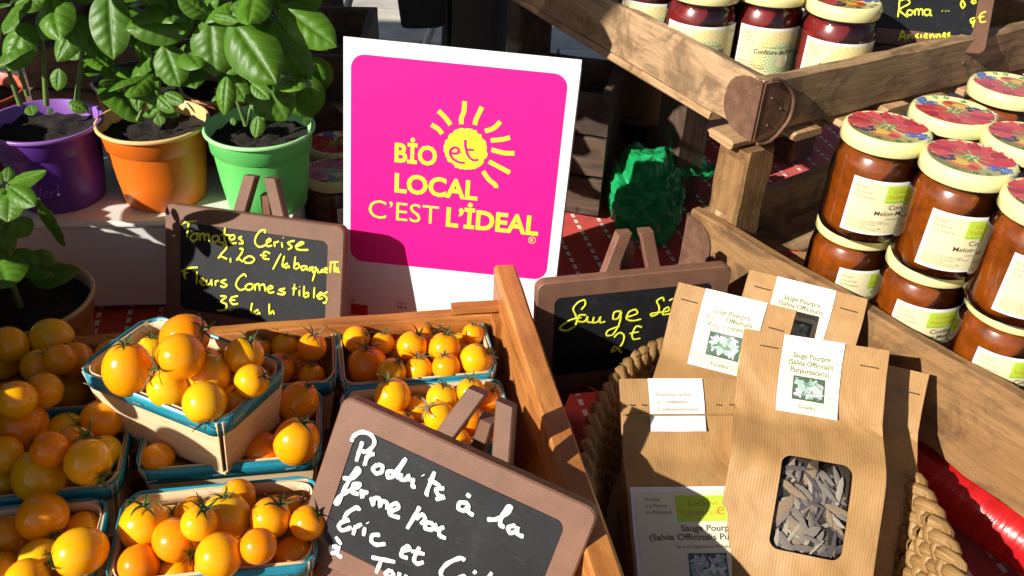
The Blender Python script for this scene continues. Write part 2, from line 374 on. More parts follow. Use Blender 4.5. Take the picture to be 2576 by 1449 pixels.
M_['stone_b'] = plain('grey paving stone', (.47, .43, .37), .85, .2, 6, .25, 120)
M_['joint'] = plain('paving joint', (.13, .12, .11), .9, .3, 30)
M_['canvas'] = plain('shade awning canvas', (.40, .38, .40), .9, .1, 8)
M_['trouser'] = plain('dark brown cloth', (.022, .016, .014), .85, .2, 60, .2, 500)
M_['coat'] = plain('black cloth', (.012, .011, .012), .85, .2, 60, .2, 500)
M_['olive'] = plain('dark olive cloth', (.06, .05, .035), .85, .2, 60, .2, 300)
M_['skin'] = plain('skin', (.42, .24, .17), .5, .05, 60, sss=.1, ssss=.01)
M_['hair'] = plain('brown hair', (.05, .03, .018), .6, .3, 200)
M_['white_paint'] = plain('white painted steel', (.62, .62, .60), .4, .05, 60)
# ------------------------------------------------------------------ flat print: lettering and pictures on real surfaces
_tc = {}
def text2d(s, bold=0.):
    key = (s, bold)
    if key in _tc: return _tc[key]
    cu = bpy.data.curves.new('t', 'FONT'); cu.body = s; cu.size = 1; cu.resolution_u = 3; cu.offset = bold
    o = bpy.data.objects.new('t', cu); COL.objects.link(o); dg = bpy.context.evaluated_depsgraph_get(); dg.update()
    me = o.evaluated_get(dg).to_mesh()
    r = ([(p.co.x, p.co.y) for p in me.vertices], [tuple(p.vertices) for p in me.polygons])
    o.evaluated_get(dg).to_mesh_clear(); bpy.data.objects.remove(o); bpy.data.curves.remove(cu)
    _tc[key] = r; return r
def smooth_path(pts, sub=5):
    pts = [V((p[0], p[1], 0)) for p in pts]
    if len(pts) < 3: return pts
    out = []
    for i in range(len(pts)-1):
        p0, p1, p2, p3 = pts[max(i-1, 0)], pts[i], pts[i+1], pts[min(i+2, len(pts)-1)]
        for k in range(sub):
            t = k/sub; out.append(.5*((2*p1)+(p2-p0)*t+(2*p0-5*p1+4*p2-p3)*t*t+(3*p1-p0-3*p2+p3)*t**3))
    return out+[pts[-1]]
class Print:
    def __init__(s, fn, step=.00012): s.b = B(); s.fn = fn; s.st = step
    def poly(s, vs, fs, col, layer): s.b.add([s.fn(u, v, layer*s.st) for u, v in vs], fs, 0, None, col); return s
    def rect(s, u0, v0, u1, v1, col, layer=1, nx=1):
        vs = [(u0+(u1-u0)*i/nx, v) for v in (v0, v1) for i in range(nx+1)]
        return s.poly(vs, [(i, i+1, nx+2+i, nx+1+i) for i in range(nx)], col, layer)
    def ell(s, u, v, ru, rv, col, layer=1, rot=0, n=14, k=None):
        c, q = math.cos(rot), math.sin(rot); vs = []
        for a in range(n):
            t = 2*math.pi*a/n; m = k(t) if k else 1; x, y = ru*math.cos(t)*m, rv*math.sin(t)*m; vs.append((u+x*c-y*q, v+x*q+y*c))
        return s.poly(vs, [tuple(range(n))], col, layer)
    def text(s, t, u, v, h, col, layer=3, w=None, bold=0., sx=1., slant=0.):
        """left end u, baseline v, cap height h; w stretches it to that width"""
        vs, fs = text2d(t, bold); x0 = min(p[0] for p in vs); x1 = max(p[0] for p in vs)
        k = h/.70; kx = (w/(x1-x0)) if w else k*sx
        return s.poly([(u+(p[0]-x0)*kx+slant*p[1]*k, v+p[1]*k) for p in vs], fs, col, layer)
    def ctext(s, t, uc, v, h, col, layer=3, w=None, bold=0., slant=0):
        vs, fs = text2d(t, bold); x0 = min(p[0] for p in vs); x1 = max(p[0] for p in vs); ww = w or (x1-x0)*h/.70
        return s.text(t, uc-ww/2, v, h, col, layer, ww, bold, 1, slant)
    def stroke(s, pts, wd, col, layer=2, sub=4):
        P = smooth_path(pts, sub); n = len(P); vs = []
        for i in range(n):
            t = (P[min(i+1, n-1)]-P[max(i-1, 0)]); t = t.normalized() if t.length > 0 else V((1, 0, 0)); q = V((-t.y, t.x, 0))*wd/2
            vs += [(P[i].x+q.x, P[i].y+q.y), (P[i].x-q.x, P[i].y-q.y)]
        return s.poly(vs, [(2*i, 2*i+1, 2*i+3, 2*i+2) for i in range(n-1)], col, layer)
    def photo(s, u0, v0, u1, v1, layer, seed=1, n=70):
        """a small printed picture of sage leaves"""
        r = random.Random(seed); W, H = u1-u0, v1-v0
        for k in range(8): s.rect(u0, v0+H*k/8, u1, v0+H*(k+1)/8, (.05, .10, .07), layer, 5)
        cols = [(.30, .45, .36), (.42, .40, .46), (.50, .62, .55), (.22, .38, .28), (.55, .45, .55), (.62, .70, .66), (.12, .25, .16)]
        for i in range(n):
            a = r.uniform(.1, .26)*min(W, H)
            u = r.uniform(u0+a*.9, u1-a*.9); v = r.uniform(v0+a*.9, v1-a*.9)
            s.ell(u, v, a*.85, a*.36, r.choice(cols), layer+1+i*.02, r.uniform(0, 3.14), 8)
        return s
def strokes(board, lines, rad, sc, off, mat, M4, P0, nrm, name='lettering'):
    """handwriting: pen strokes laid as thin raised lines on a board; lines are points read in a zoomed picture (scale, offset)"""
    b = B(); inv = M4.inverted(); i3 = inv.to_3x3(); fl = (V((0, 1, 0)), .12)
    for ln in lines.strip().split('\n'):
        for st in ln.split('|'):
            q = [float(a) for a in st.replace(',', ' ').split()]
            if len(q) < 4: continue
            pts = [((off[0]+q[i]/sc)/1.205, (off[1]+q[i+1]/sc)/1.205) for i in range(0, len(q), 2)]
            loc = []
            for x, y in pts: p = inv @ atplane(x, y, P0, nrm); loc.append((p.x, p.z))
            sm = smooth_path(loc, 4)
            pv = [V((p.x, -.0003, p.y)) for p in sm]
            if len(pv) == 2: pv = [pv[0], pv[0].lerp(pv[1], .5), pv[1]]
            n = len(pv); rr = [rad*(.75 if i in (0, n-1) else 1+.12*math.sin(i*1.7)) for i in range(n)]
            b.tube(pv, rr, 6, flat=fl)
    return part(name, b, mat, board)

# ------------------------------------------------------------------ the setting
b = B(); b.add([(-60, -40, -.78), (60, -40, -.78), (60, 120, -.78), (-60, 120, -.78)], [(0, 1, 2, 3)])
ground = part('ground', b, M_['joint'], smooth=False); tag(ground, None, None, kind='structure')
sb = B(); sb.plank((-.298, 0, 0), (.298, 0, 0), (0, .398, 0), (0, 0, .04), c=.004, n=3, jit=.0008); slab_me = [sb.mesh('paving_slab', M_['stone']), sb.mesh('paving_slab', M_['stone_b'])]
for j in range(20):
    for i in range(9):
        if abs(j*.41+1.2-0) > 40: continue
        o = put('paving_slab', slab_me[(i*7+j*5+i*j) % 3 % 2], ground, (-2.6+i*.61+(.3 if j % 2 else 0), 1.2+j*.41, -.773+((i*13+j*7) % 5)*.001))
# table with its cloth
t = thing('market_table', 'trestle table under the red cloth carrying the whole display', 'table', (0, .55, -.75))
b = B(); b.plank((-1.25, 0, .725), (1.25, 0, .725), (0, 1.62, 0), (0, 0, .03), c=.004, n=4); part('tabletop', b, M_['wood_dark'], t)
for x in (-1.15, 1.15):
    for y in (-.7, .7):
        b = B(); b.plank((x, y, 0), (x, y, .71), (.05, 0, 0), (0, .05, 0), c=.004, n=3); part('leg', b, M_['wood_dark'], t)
def clothf(u, v):
    x = -1.3+2.6*u; y = -.3+1.68*v
    z = -.006 + .0022*noise.noise(V((x*6, y*5, 0))) + .0012*noise.noise(V((x*17, y*14, 3)))
    ex = max(0, abs(x)-1.26); ey = max(0, y-1.368, -.285-y)
    return V((x, y, z))
b = B(); b.grid(clothf, 150, 100)
def drape(x0, y0, x1, y1, n=60):
    q = B()
    def f(u, v):
        x, y = x0+(x1-x0)*u, y0+(y1-y0)*u; top = clothf((x+1.3)/2.6, (y+.3)/1.68); k = .012*math.sin(u*40)*v+.01*math.sin(u*17+2)*v
        nx, ny = (y1-y0), -(x1-x0); L = math.hypot(nx, ny); return V((x+nx/L*(k+.004*v), y+ny/L*(k+.004*v), top.z-.22*v))
    b.grid(f, n, 8)
drape(1.3, 1.38, -1.3, 1.38, 80); drape(-1.3, -.3, 1.3, -.3, 80); drape(-1.3, 1.38, -1.3, -.3); drape(1.3, -.3, 1.3, 1.38)
single('tablecloth', b, M_['cloth'], 'red woven tablecloth with rows of white dashes on the stall table', 'tablecloth')

# unseen awning, added over the stall to shade the far side of the table
t = thing('added_shade_awning', 'unseen pale grey canvas awning on posts, added to shade the far side of the table', 'awning', (-1.715, -.505, -.75), math.radians(5.7))
b = B()
def awn(u, v):
    x = -5+11*u; y = 1.85*v; return V((x, y, 2.47+.25*v-.03*math.sin(u*math.pi*4)**2))
b.grid(awn, 40, 8); part('canopy', b, M_['canvas'], t)
b = B(); b.grid(lambda u, v: awn(u, 0)+V((0, -.002, -.12*v-.02*abs(math.sin(u*60))*v)), 160, 2); part('valance', b, M_['canvas'], t)
for x in (-4.9, 5.9):
    b = B(); b.tube([(x, 1.8, 0), (x, 1.8, 2.7)], .02, 10); part('post', b, M_['white_paint'], t)

# ------------------------------------------------------------------ tomato crate
E1 = V((math.cos(math.radians(12.5)), math.sin(math.radians(12.5)), 0)); E2 = V((-E1.y, E1.x, 0)); Z = V((0, 0, 1))
t = thing('tomato_crate', 'orange varnished wooden crate holding the punnets of yellow tomatoes', 'crate', (-.01, .655, 0), math.radians(12.5))
inv = Matrix.Translation(V((-.01, .655, 0))) @ Matrix.Rotation(math.radians(12.5), 4, 'Z'); 
b = B(); b.plank((-.468, -.008, .074), (-.004, -.008, .074), (0, 0, .052), (0, .014, 0), n=14, seed=1); part('back_rail', b, M_['wood_orange'], t)
b = B(); b.plank((-.468, -.008, .022), (-.004, -.008, .022), (0, 0, .044), (0, .012, 0), n=8, seed=2); part('back_rail', b, M_['wood_orange'], t)
b = B(); b.plank((.006, .016, .098), (.006, -.55, .098), (0, 0, .066), (.019, 0, 0), n=16, seed=3, c=.002); part('side_board', b, M_['wood_orange'], t)
b = B(); b.plank((.006, .012, .032), (.006, -.55, .032), (0, 0, .062), (.016, 0, 0), n=8, seed=4); part('side_board', b, M_['wood_orange'], t)
b = B(); b.plank((-.468, .016, .098), (-.468, -.55, .098), (0, 0, .066), (.019, 0, 0), n=8, seed=5); part('side_board', b, M_['wood_orange'], t)
b = B(); b.plank((-.468, -.545, .05), (-.004, -.545, .05), (0, 0, .09), (0, .014, 0), n=8, seed=6); part('front_rail', b, M_['wood_orange'], t)
b = B(); b.plank((-.0, -.022, .002), (-.0, -.022, .1), (.02, 0, 0), (0, .016, 0), n=3, seed=7); part('corner_post', b, M_['wood_orange'], t)
b = B(); b.plank((-.045, -.010, .1055), (.0, -.010, .1055), (0, .012, 0), (0, 0, .007), n=4, seed=9); part('corner_block', b, M_['wood_orange'], t)
for k in range(6):
    b = B(); b.plank((-.46, -.05-.095*k, .016), (-.006, -.05-.095*k, .016), (0, .07, 0), (0, 0, .008), n=3, seed=10+k); part('floor_slat', b, M_['wood_orange'], t)

# ------------------------------------------------------------------ punnets
PH = .056
def rr(a, bb, r, n=7):
    """rounded rectangle outline, counter-clockwise from the right side"""
    out = []
    for cx, cy, a0 in ((a-r, bb-r, 0), (-a+r, bb-r, 90), (-a+r, -bb+r, 180), (a-r, -bb+r, 270)):
        for k in range(n+1):
            an = math.radians(a0+90*k/n); out.append((cx+r*math.cos(an), cy+r*math.sin(an)))
    return out
def punnet_meshes():
    L, W = .128, .076; r = {}
    def side(b, ax, sgn):   # one veneer wall, flared, with thickness; does not reach the corners
        ln, of = (L, W) if ax == 0 else (W, L)
        def pt(s_, h, tk):
            k = .86+.14*h; e = (ln/2-.004)*k*s_; q = (of/2-.0012)*k-tk
            sag = .0012*math.sin((s_+1)*1.57)*h
            p = (e, (q+sag)*sgn) if ax == 0 else ((q+sag)*sgn, e); return V((p[0], p[1], PH*h))
        for tk in (0, .0012): b.grid(lambda u, v: pt(2*u-1, v, tk), 10, 4, 0, lambda u, v: (u*ln, v*PH))
        b.grid(lambda u, v: pt(2*u-1, 1, .0012*v), 10, 1, 0, lambda u, v: (u*ln, v*.001))
        for s_ in (-1, 1): b.grid(lambda u, v: pt(s_, u, .0012*v), 4, 1, 0, lambda u, v: (u*.05, v*.001))
    b = B()
    for ax, sg in ((0, 1), (0, -1), (1, 1), (1, -1)): side(b, ax, sg)
    r['wall'] = b.mesh('wall', M_['veneer'])
    b = B(); b.box((0, 0, .0018), (L*.85, W*.84, .0016)); b.uv = {i: [(p.x, p.y) for p in [b.v[a] for a in f]] for i, f in enumerate(b.f)}; r['floor'] = b.mesh('floor', M_['veneer'], False)
    out = rr(L/2, W/2, .014); n = len(out)
    def ring(off, z0, z1, m):
        b = B(); o1 = [(x*(1+off/(L/2)), y*(1+off/(W/2))) for x, y in out]; vs = []; uvs = []; l = 0
        for i in range(n+1):
            x, y = o1[i % n]; k = 1-.14*(1-z0/PH)*.6
            wz = .0008*math.sin(i*.9)
            vs += [V((x*k, y*k, z0+wz)), V((x, y, z1+wz)), V((x*(1-.0009/(L/2)), y*(1-.0009/(W/2)), z1+wz)), V((x*k*.985, y*k*.975, z0+wz))]
            if i: l += math.hypot(o1[i % n][0]-o1[i-1][0], o1[i % n][1]-o1[i-1][1])
            uvs += [(l, 0), (l, .012), (l, .013), (l, .025)]
        fs = []
        for i in range(n):
            for a in range(4): fs.append((4*i+a, 4*i+4+a, 4*i+4+(a+1) % 4, 4*i+(a+1) % 4))
        b.add(vs, fs, 0, uvs); return b.mesh(m, M_['band'] if m == 'band' else M_['veneer'])
    r['band'] = ring(.0010, PH-.0125, PH+.0012, 'band'); r['lining'] = ring(-.0022, PH-.011, PH+.0006, 'lining')
    for i, (p, q) in enumerate((((-.012, -.0395, PH-.007), (-.004, -.0398, PH-.0062)), ((.038, -.0395, PH-.008), (.046, -.0398, PH-.0068)), ((-.058, -.0392, PH-.008), (-.05, -.0396, PH-.007)), ((.0655, -.012, PH-.009), (.0655, -.004, PH-.004)))):
        b = B(); b.tube([p, q], .0004, 5); r['staple%d' % i] = b.mesh('staple', M_['metal'])
    return r
PM = punnet_meshes()
PUN = {}
def punnet(key, x, y, z, deg, label, tilt=(0, 0)):
    t = thing('punnet', label, 'punnet', group='wooden punnets of yellow tomatoes', mat=Matrix.Translation((x, y, z)) @ Matrix.Rotation(math.radians(deg), 4, 'Z') @ Matrix.Rotation(math.radians(tilt[0]), 4, 'X') @ Matrix.Rotation(math.radians(tilt[1]), 4, 'Y'))
    for k, me in PM.items():
        o = put(k.rstrip('0123'), me, bnd if k[:6] == 'staple' else t)
        if k == 'band': bnd = o
    PUN[key] = t.matrix_basis.copy(); return t
punnet('raised', -.234, .493, .0865, -22.5, 'blue-banded veneer punnet standing on top of the other punnets', (0, 0))
punnet('corner', -.0785, .592, .034, 13.5, 'blue-banded punnet in the back right corner of the crate')
punnet('back', -.207, .570, .034, 12.5, 'blue-banded punnet at the back, just left of the corner one, behind the raised punnet')
punnet('board', -.061, .513, .034, 12.5, 'blue-banded punnet behind the white-lettered chalkboard')
punnet('under', -.203, .487, .034, 12, 'blue-banded punnet underneath the raised punnet')
punnet('front', -.186, .393, .034, 12, 'blue-banded punnet in front of the raised punnet, lower middle of the photo')
punnet('bl', -.321, .363, .034, 12, 'blue-banded punnet at the bottom left corner of the photo')
punnet('left', -.336, .446, .034, 14, 'shaded blue-banded punnet at the left edge, left of the raised one')
punnet('bleft', -.352, .532, .034, 12, 'shaded blue-banded punnet at the back left of the crate')

# ------------------------------------------------------------------ tomatoes: picture x, y, width, height of centre above the cloth, calyx direction, shape
def tom_mesh(k, st, lobes):
    b = B(); prof = []
    def rad(th): return math.sin(th)*(1-.10*math.exp(-((th)/.35)**2))
    n = 16; seg = 24; vs = []; 
    for i in range(n+1):
        th = math.pi*i/n; z = math.cos(th)*k; z -= .10*k*math.exp(-(th/.32)**2); r = math.sin(th)*(1+.07*st*math.cos(th))
        for a in range(seg):
            an = 2*math.pi*a/seg; q = r*(1+lobes*math.cos(5*an+.7)*math.sin(th)**2*max(0, math.cos(th)+.2))
            vs.append(V((q*math.cos(an), q*math.sin(an), z)))
    fs = [(i*seg+a, i*seg+(a+1) % seg, (i+1)*seg+(a+1) % seg, (i+1)*seg+a)[::-1] for i in range(n) for a in range(seg)]
    b.add(vs, fs); return b.mesh('fruit', M_['tomato'], True, merge=True)
TM = [tom_mesh(1.0, 0, .012), tom_mesh(1.10, .5, .02), tom_mesh(1.18, -.6, .008), tom_mesh(.95, .3, .025)]
def calyx_mesh(seed, dry=False):
    r = random.Random(seed); b = B(); n = r.choice((5, 5, 6))
    for k in range(n):
        a = 2*math.pi*k/n+r.uniform(-.25, .25); L = r.uniform(.55, .95); lift = r.uniform(-.05, .5); pts = []; w = []
        for i in range(6):
            s = i/5; rr_ = .06+L*s; pts.append(V((rr_*math.cos(a+.2*s), rr_*math.sin(a+.2*s), .07+lift*s*s-.10*s+.12*math.sin(s*3))))
            w.append(.10*(1-s)**.8+.012)
        for i in range(5):
            p, q = pts[i], pts[i+1]; t_ = (q-p).normalized(); sd = t_.cross(Z).normalized(); up = V((0, 0, .03))
            b.add([p-sd*w[i], p+sd*w[i], q+sd*w[i+1], q-sd*w[i+1], p+up*-1, q+up*-1], [(0, 4, 5, 3), (4, 1, 2, 5)])
    h = r.uniform(.15, .42); b.tube([(0, 0, .02), (.02, 0, h*.5), (.06*r.uniform(-1, 1), .05, h)], [.075, .05, .06], 6)
    return b.mesh('calyx', M_['dry'] if dry else M_['calyx'])
CM = [calyx_mesh(i) for i in range(7)]+[calyx_mesh(20, True)]
BINS = {'raised': 'raised punnet', 'corner': 'back right corner punnet', 'back': 'back middle punnet',
 'board': 'punnet behind white-lettered board', 'under': 'punnet under the raised one', 'front': 'front middle punnet',
 'bl': 'bottom left punnet', 'left': 'shaded left punnet', 'bleft': 'back left punnet'}
TOMS = '''
raised 322 928 126 .150 95 2|raised 458 902 121 .170 205 0|raised 470 856 118 .158 20 1|raised 382 884 78 .143 90 0|raised 608 906 100 .158 70 0|raised 413 996 104 .144 150 1
raised 534 968 108 .148 120 0|raised 491 1029 112 .146 270 0|raised 661 966 88 .146 20 0|raised 612 1024 92 .136 60 1|raised 447 1064 86 .125 0 0|raised 372 1034 90 .121 60 0|raised 575 945 84 .132 0 0
raised 300 1002 84 .118 0 0|raised 520 908 90 .138 0 0|raised 555 876 84 .138 0 3|raised 385 945 90 .130 0 0|raised 560 1056 84 .118 0 0
corner 897 854 71 .090 30 0|corner 963 864 60 .088 85 0|corner 1037 871 79 .094 60 0|corner 1118 880 84 .095 80 1|corner 1066 846 68 .084 40 0|corner 1196 904 82 .094 30 0|corner 1186 843 56 .084 80 0
corner 925 925 104 .080 95 1|corner 985 938 77 .081 60 0|corner 1054 930 72 .083 90 0|corner 1123 925 74 .086 100 0|corner 1005 885 66 .076 0 0|corner 1155 850 60 .080 0 0|corner 890 905 60 .074 0 0|corner 1165 940 70 .072 0 0
back 706 872 68 .084 80 0|back 785 874 74 .088 80 0|back 702 926 80 .080 60 0|back 784 946 66 .078 90 0|back 650 866 70 .080 60 0|back 592 866 66 .078 80 0|back 745 910 70 .074 0 0|back 640 900 70 .07 0 0|back 545 870 70 .075 40 0
under 752 1012 100 .090 60 2|under 742 1128 118 .086 70 1|under 665 1150 100 .082 0 0|under 372 1178 84 .082 0 0|under 780 1060 70 .072 0 0|under 640 1195 84 .072 0 0|under 430 1190 90 .075 0 0|under 560 1180 90 .07 0 0|under 300 1130 80 .075 0 0
board 990 1002 94 .090 110 0|board 1047 1018 70 .084 70 0|board 1112 1003 82 .094 80 0|board 1106 1052 80 .090 140 1|board 1186 986 74 .096 90 0|board 1234 1004 62 .086 60 0|board 1012 1066 72 .080 60 0|board 1268 1092 60 .080 30 0|board 1250 1140 66 .072 0 0|board 1180 1066 84 .080 0 0|board 940 1040 76 .076 160 0|board 1060 1100 80 .074 0 0|board 1150 1120 84 .074 0 0|board 1215 1075 70 .074 0 0
front 600 1248 88 .092 0 0|front 505 1352 92 .100 70 0|front 640 1392 94 .100 0 0|front 362 1332 124 .094 90 1|front 486 1294 94 .088 60 0|front 567 1302 126 .104 95 0|front 447 1388 110 .096 320 1|front 537 1424 122 .100 250 0|front 680 1334 106 .098 60 3|front 748 1292 86 .090 60 0|front 356 1432 104 .090 0 0|front 655 1436 118 .092 270 0|front 752 1392 92 .090 45 0|front 612 1372 84 .080 0 0|front 424 1284 84 .074 60 0|front 690 1272 72 .076 60 0|front 440 1500 110 .08 0 0|front 560 1515 110 .08 0 0|front 335 1515 100 .075 0 0|front 720 1490 110 .082 0 0
bl 108 1332 128 .094 300 3|bl 206 1388 126 .096 200 1|bl 92 1434 112 .088 20 0|bl 230 1308 94 .078 0 0|bl 22 1322 100 .080 0 0|bl 12 1436 104 .086 0 0|bl 142 1276 84 .072 0 0|bl 190 1490 110 .08 0 0|bl 60 1510 110 .08 0 0|bl -60 1390 110 .085 0 0
left 75 950 96 .092 20 1|left 155 940 88 .084 0 0|left 28 996 90 .092 0 1|left 146 992 100 .098 0 0|left 132 1042 118 .096 210 1|left 222 1082 104 .090 200 1|left 30 1098 90 .086 0 0|left 84 1194 128 .096 0 1|left 218 1164 118 .098 315 0|left 160 1112 94 .084 0 0|left 12 1180 80 .082 0 0|left 100 1100 94 .080 0 0|left -40 1050 100 .086 0 0|left -30 1140 100 .084 0 0|left 240 1010 90 .075 0 0|left 20 1230 80 .07 0 0|left 160 1215 80 .068 0 0
left 60 1042 96 .106 0 0|left 190 1122 100 .106 40 0|left 110 985 92 .110 0 1|left 28 1152 96 .102 0 0|left 128 1134 92 .110 160 0|left 254 1128 88 .092 0 0
bleft 200 902 90 .102 0 0|bleft 100 922 90 .102 60 0|bleft 28 890 90 .100 0 1|bleft 262 932 84 .096 0 0|bleft 150 905 80 .104 0 0
bleft 122 864 106 .106 330 1|bleft 60 878 78 .088 0 0|bleft 240 890 78 .082 90 0|bleft 292 904 96 .086 60 0|bleft 322 866 72 .080 90 0|bleft 200 930 80 .078 0 0|bleft 18 930 82 .084 0 0|bleft 180 880 74 .074 0 0|bleft -40 900 90 .09 0 0|bleft 0 860 74 .08 0 0'''
tl = []
for ent in TOMS.replace('\n', '|').split('|'):
    q = ent.split()
    if not q: continue
    x, y, wpx, z, ang, sh = float(q[1]), float(q[2]), float(q[3]), float(q[4]), float(q[5]), int(q[6])
    p = atz(x, y, z); d = (p-EYE); tl.append(dict(bin=q[0], dir=d.normalized(), t=d.length, ra=wpx/2/FOC*(d.normalized().dot(CF)), ang=ang, sh=sh))
for it in range(14):      # settle: neighbours that touch slide apart along the line of sight, so each stays where the eye sees it
    for i in range(len(tl)):
        for j in range(i):
            a, c = tl[i], tl[j]; pa, pc = EYE+a['dir']*a['t'], EYE+c['dir']*c['t']; ov = (a['ra']*a['t']+c['ra']*c['t'])*.97-(pa-pc).length
            if ov > 0:
                s = .25*ov*(1 if a['t'] > c['t'] else -1); a['t'] += s; c['t'] -= s
for T in tl: T['p'] = EYE+T['dir']*T['t']; T['R'] = T['ra']*T['t']
for it in range(26):      # and each stays inside its punnet
    for T in tl:
        m = PUN[T['bin']]; q = m.inverted() @ T['p']; h = min(1, max(0, q.z/PH)); k = .86+.14*h; R_ = T['R']
        over = q.z-PH
        mg = R_*.97 if over < 0 else max(0, R_*(.97-over/R_*1.1))
        lx, ly = .062*k-mg, .036*k-mg
        c = V((max(-lx, min(lx, q.x)), max(-ly, min(ly, q.y)), max(q.z, R_+.003))); T['p'] = m @ (q+(c-q)*.4)
    for i in range(len(tl)):
        for j in range(i):
            a, c = tl[i], tl[j]; dv = a['p']-c['p']; ov = (a['R']+c['R'])*.94-dv.length
            if ov > 0: dv = dv.normalized()*ov*.3; a['p'] += dv; c['p'] -= dv
ORD = ['leftmost', 'second from left', 'third from left', 'fourth from left', 'fifth from left', 'sixth from left', 'seventh from left', 'eighth from left', 'ninth from left', 'tenth from left'] + ['eleventh from left', 'twelfth from left', 'thirteenth from left', 'fourteenth from left', 'fifteenth from left', 'sixteenth from left', 'seventeenth from left', 'eighteenth from left', 'nineteenth from left']
for bn in BINS:
    for low in (0, 1):
        for cal in (0, 1):
            sel = sorted([T for T in tl if T['bin'] == bn and bool(T['ang'] > 0) == bool(cal) and ((PUN[bn].inverted() @ T['p']).z < .047) == bool(low)], key=lambda T: T['p'].dot(CR)/(T['p']-EYE).dot(CF))
            for k, T in enumerate(sel): T['lab'] = 'yellow tomato %s%s, %s, %s' % ('low down' if low else 'on top', ' with green calyx' if cal else '', ORD[k], BINS[bn])
def tomlabel(T, i): return T['lab']
SPECIAL = {1: 'big pale yellow tomato crowning the heap in the raised punnet', 0: 'large oval tomato at the left of the raised punnet', 4: 'round glossy tomato at the back right of the raised punnet', 7: 'front middle tomato in the raised punnet, lowest in the heap'}
for i, T in enumerate(tl):
    R0 = T['R']*.985; P = T['p']; r = random.Random(i*3+1)
    has = T['ang'] > 0
    a = math.radians(T['ang'])
    view = -T['dir']
    if has: ax = (CR*math.cos(a)+CU*math.sin(a))*.9+view*.42
    else: ax = -Z+V((r.uniform(-.8, .8), r.uniform(-.8, .8), 0))
    q = ax.normalized().to_track_quat('Z', 'Y')
    t = thing('tomato', SPECIAL.get(i, tomlabel(T, i)), 'tomato', group='yellow cherry tomatoes in the '+BINS[T['bin']], mat=Matrix.Translation(P) @ q.to_matrix().to_4x4() @ Matrix.Rotation(r.uniform(0, 6), 4, 'Z') @ Matrix.Diagonal((R0, R0, R0, 1)))
    put('fruit', TM[T['sh']], t)
    if has:
        c = put('calyx', CM[r.randrange(len(CM))], t, (0, 0, .90*[1, 1.1, 1.18, .95][T['sh']])); s = r.uniform(.75, 1.15); c.scale = (s, s, s)
# ------------------------------------------------------------------ pink sign
TL, TR, BL = V((-.161, .765, .303)), V((.049, .756, .297)), V((-.170, .725, .0065))
M4 = frame(BL, TR-TL, TL-BL); SN = -M4.to_3x3().col[1]; SW, SH = .21, .297
t = thing('promotional_sign', 'white card sign with a pink square and yellow sun lettering, centre', 'sign', mat=M4)
def rcard(u0, v0, u1, v1, r, y, th, b):
    o = [((u0+u1)/2+p[0], (v0+v1)/2+p[1]) for p in rr((u1-u0)/2, (v1-v0)/2, r, 8)]; n = len(o)
    b.add([V((p[0], y-th, p[1])) for p in o]+[V((p[0], y, p[1])) for p in o], [tuple(range(n)), tuple(range(2*n-1, n-1, -1))]+[(i, i+n, (i+1) % n+n, (i+1) % n) for i in range(n)])
b = B(); rcard(0, 0, SW, SH, .0004, .0, .0012, b); part('card', b, M_['card'], t, smooth=False)
def suv(x, y): p = M4.inverted() @ atplane(x, y, BL, SN); return (p.x, p.z)
p0, p1 = suv(884, 133), suv(1388, 700)
u0, v1 = p0; u1, v0 = suv(1430, 190)[0], (suv(1385, 703)[1]+suv(890, 655)[1])/2
b = B(); rcard(u0, v0, u1, v1, .0125, -.0013, .0003, b); pp = part('pink_panel', b, M_['pink'], t, smooth=False)
pr = Print(lambda u, v, h: V((u, -.00165-h, v)))
yl = (1, 1, 1)
def stext(s, a, bb, top, bold):
    A, C, T_ = suv(*a), suv(*bb), suv(*top); pr.text(s, A[0], A[1], (T_[1]-A[1]), yl, 1, w=C[0]-A[0], bold=bold)
stext('B\u0130O', (993, 404), (1099, 413), (995, 358), .03); stext('LOCAL', (993, 480), (1201, 499), (994, 434), .03)
stext('C\u2019EST', (928, 545), (1103, 559), (930, 499), -.004); stext('L\u2019\u0130DEAL', (1122, 566), (1353, 587), (1124, 520), .03)
c = suv(1338.5, 602.5)
pr.poly([(c[0]+math.cos(a*math.pi/12)*q, c[1]+math.sin(a*math.pi/12)*q) for a in range(24) for q in (.0036, .0031)], [(2*a, 2*a+1, (2*a+3) % 48, (2*a+2) % 48) for a in range(24)], yl, 1)
pr.ctext('R', c[0], c[1]-.0017, .0034, yl, 1, bold=.02)
c = suv(1172, 374); rq = random.Random(3)
jag = [1+rq.uniform(-.05, .06) for _ in range(60)]
pr.ell(c[0], c[1], .0196, .0196, yl, 1, 0, 60, lambda a: jag[int(a/6.2832*60) % 60])
for st in ((850, 975, 900, 1005, 935, 1045), (905, 865, 960, 920, 1000, 975), (1110, 790, 1105, 870, 1085, 920, 1085, 970), (1245, 835, 1220, 890, 1200, 930, 1190, 975), (1390, 950, 1340, 1000, 1270, 1025), (1465, 1075, 1400, 1090, 1315, 1097), (1500, 1198, 1420, 1195, 1320, 1170), (1465, 1350, 1390, 1310, 1300, 1262), (1255, 1339, 1300, 1404, 1350, 1444, 1355, 1469)):
    pr.stroke([suv((980+st[i]/2.588)/1.205, st[i+1]/2.588/1.205) for i in range(0, len(st), 2)], .0042, yl, 1)
part('yellow_lettering', pr.b, M_['yellow_print'], pp, smooth=False)
pr = Print(lambda u, v, h: V((u, -.0022-h, v)))
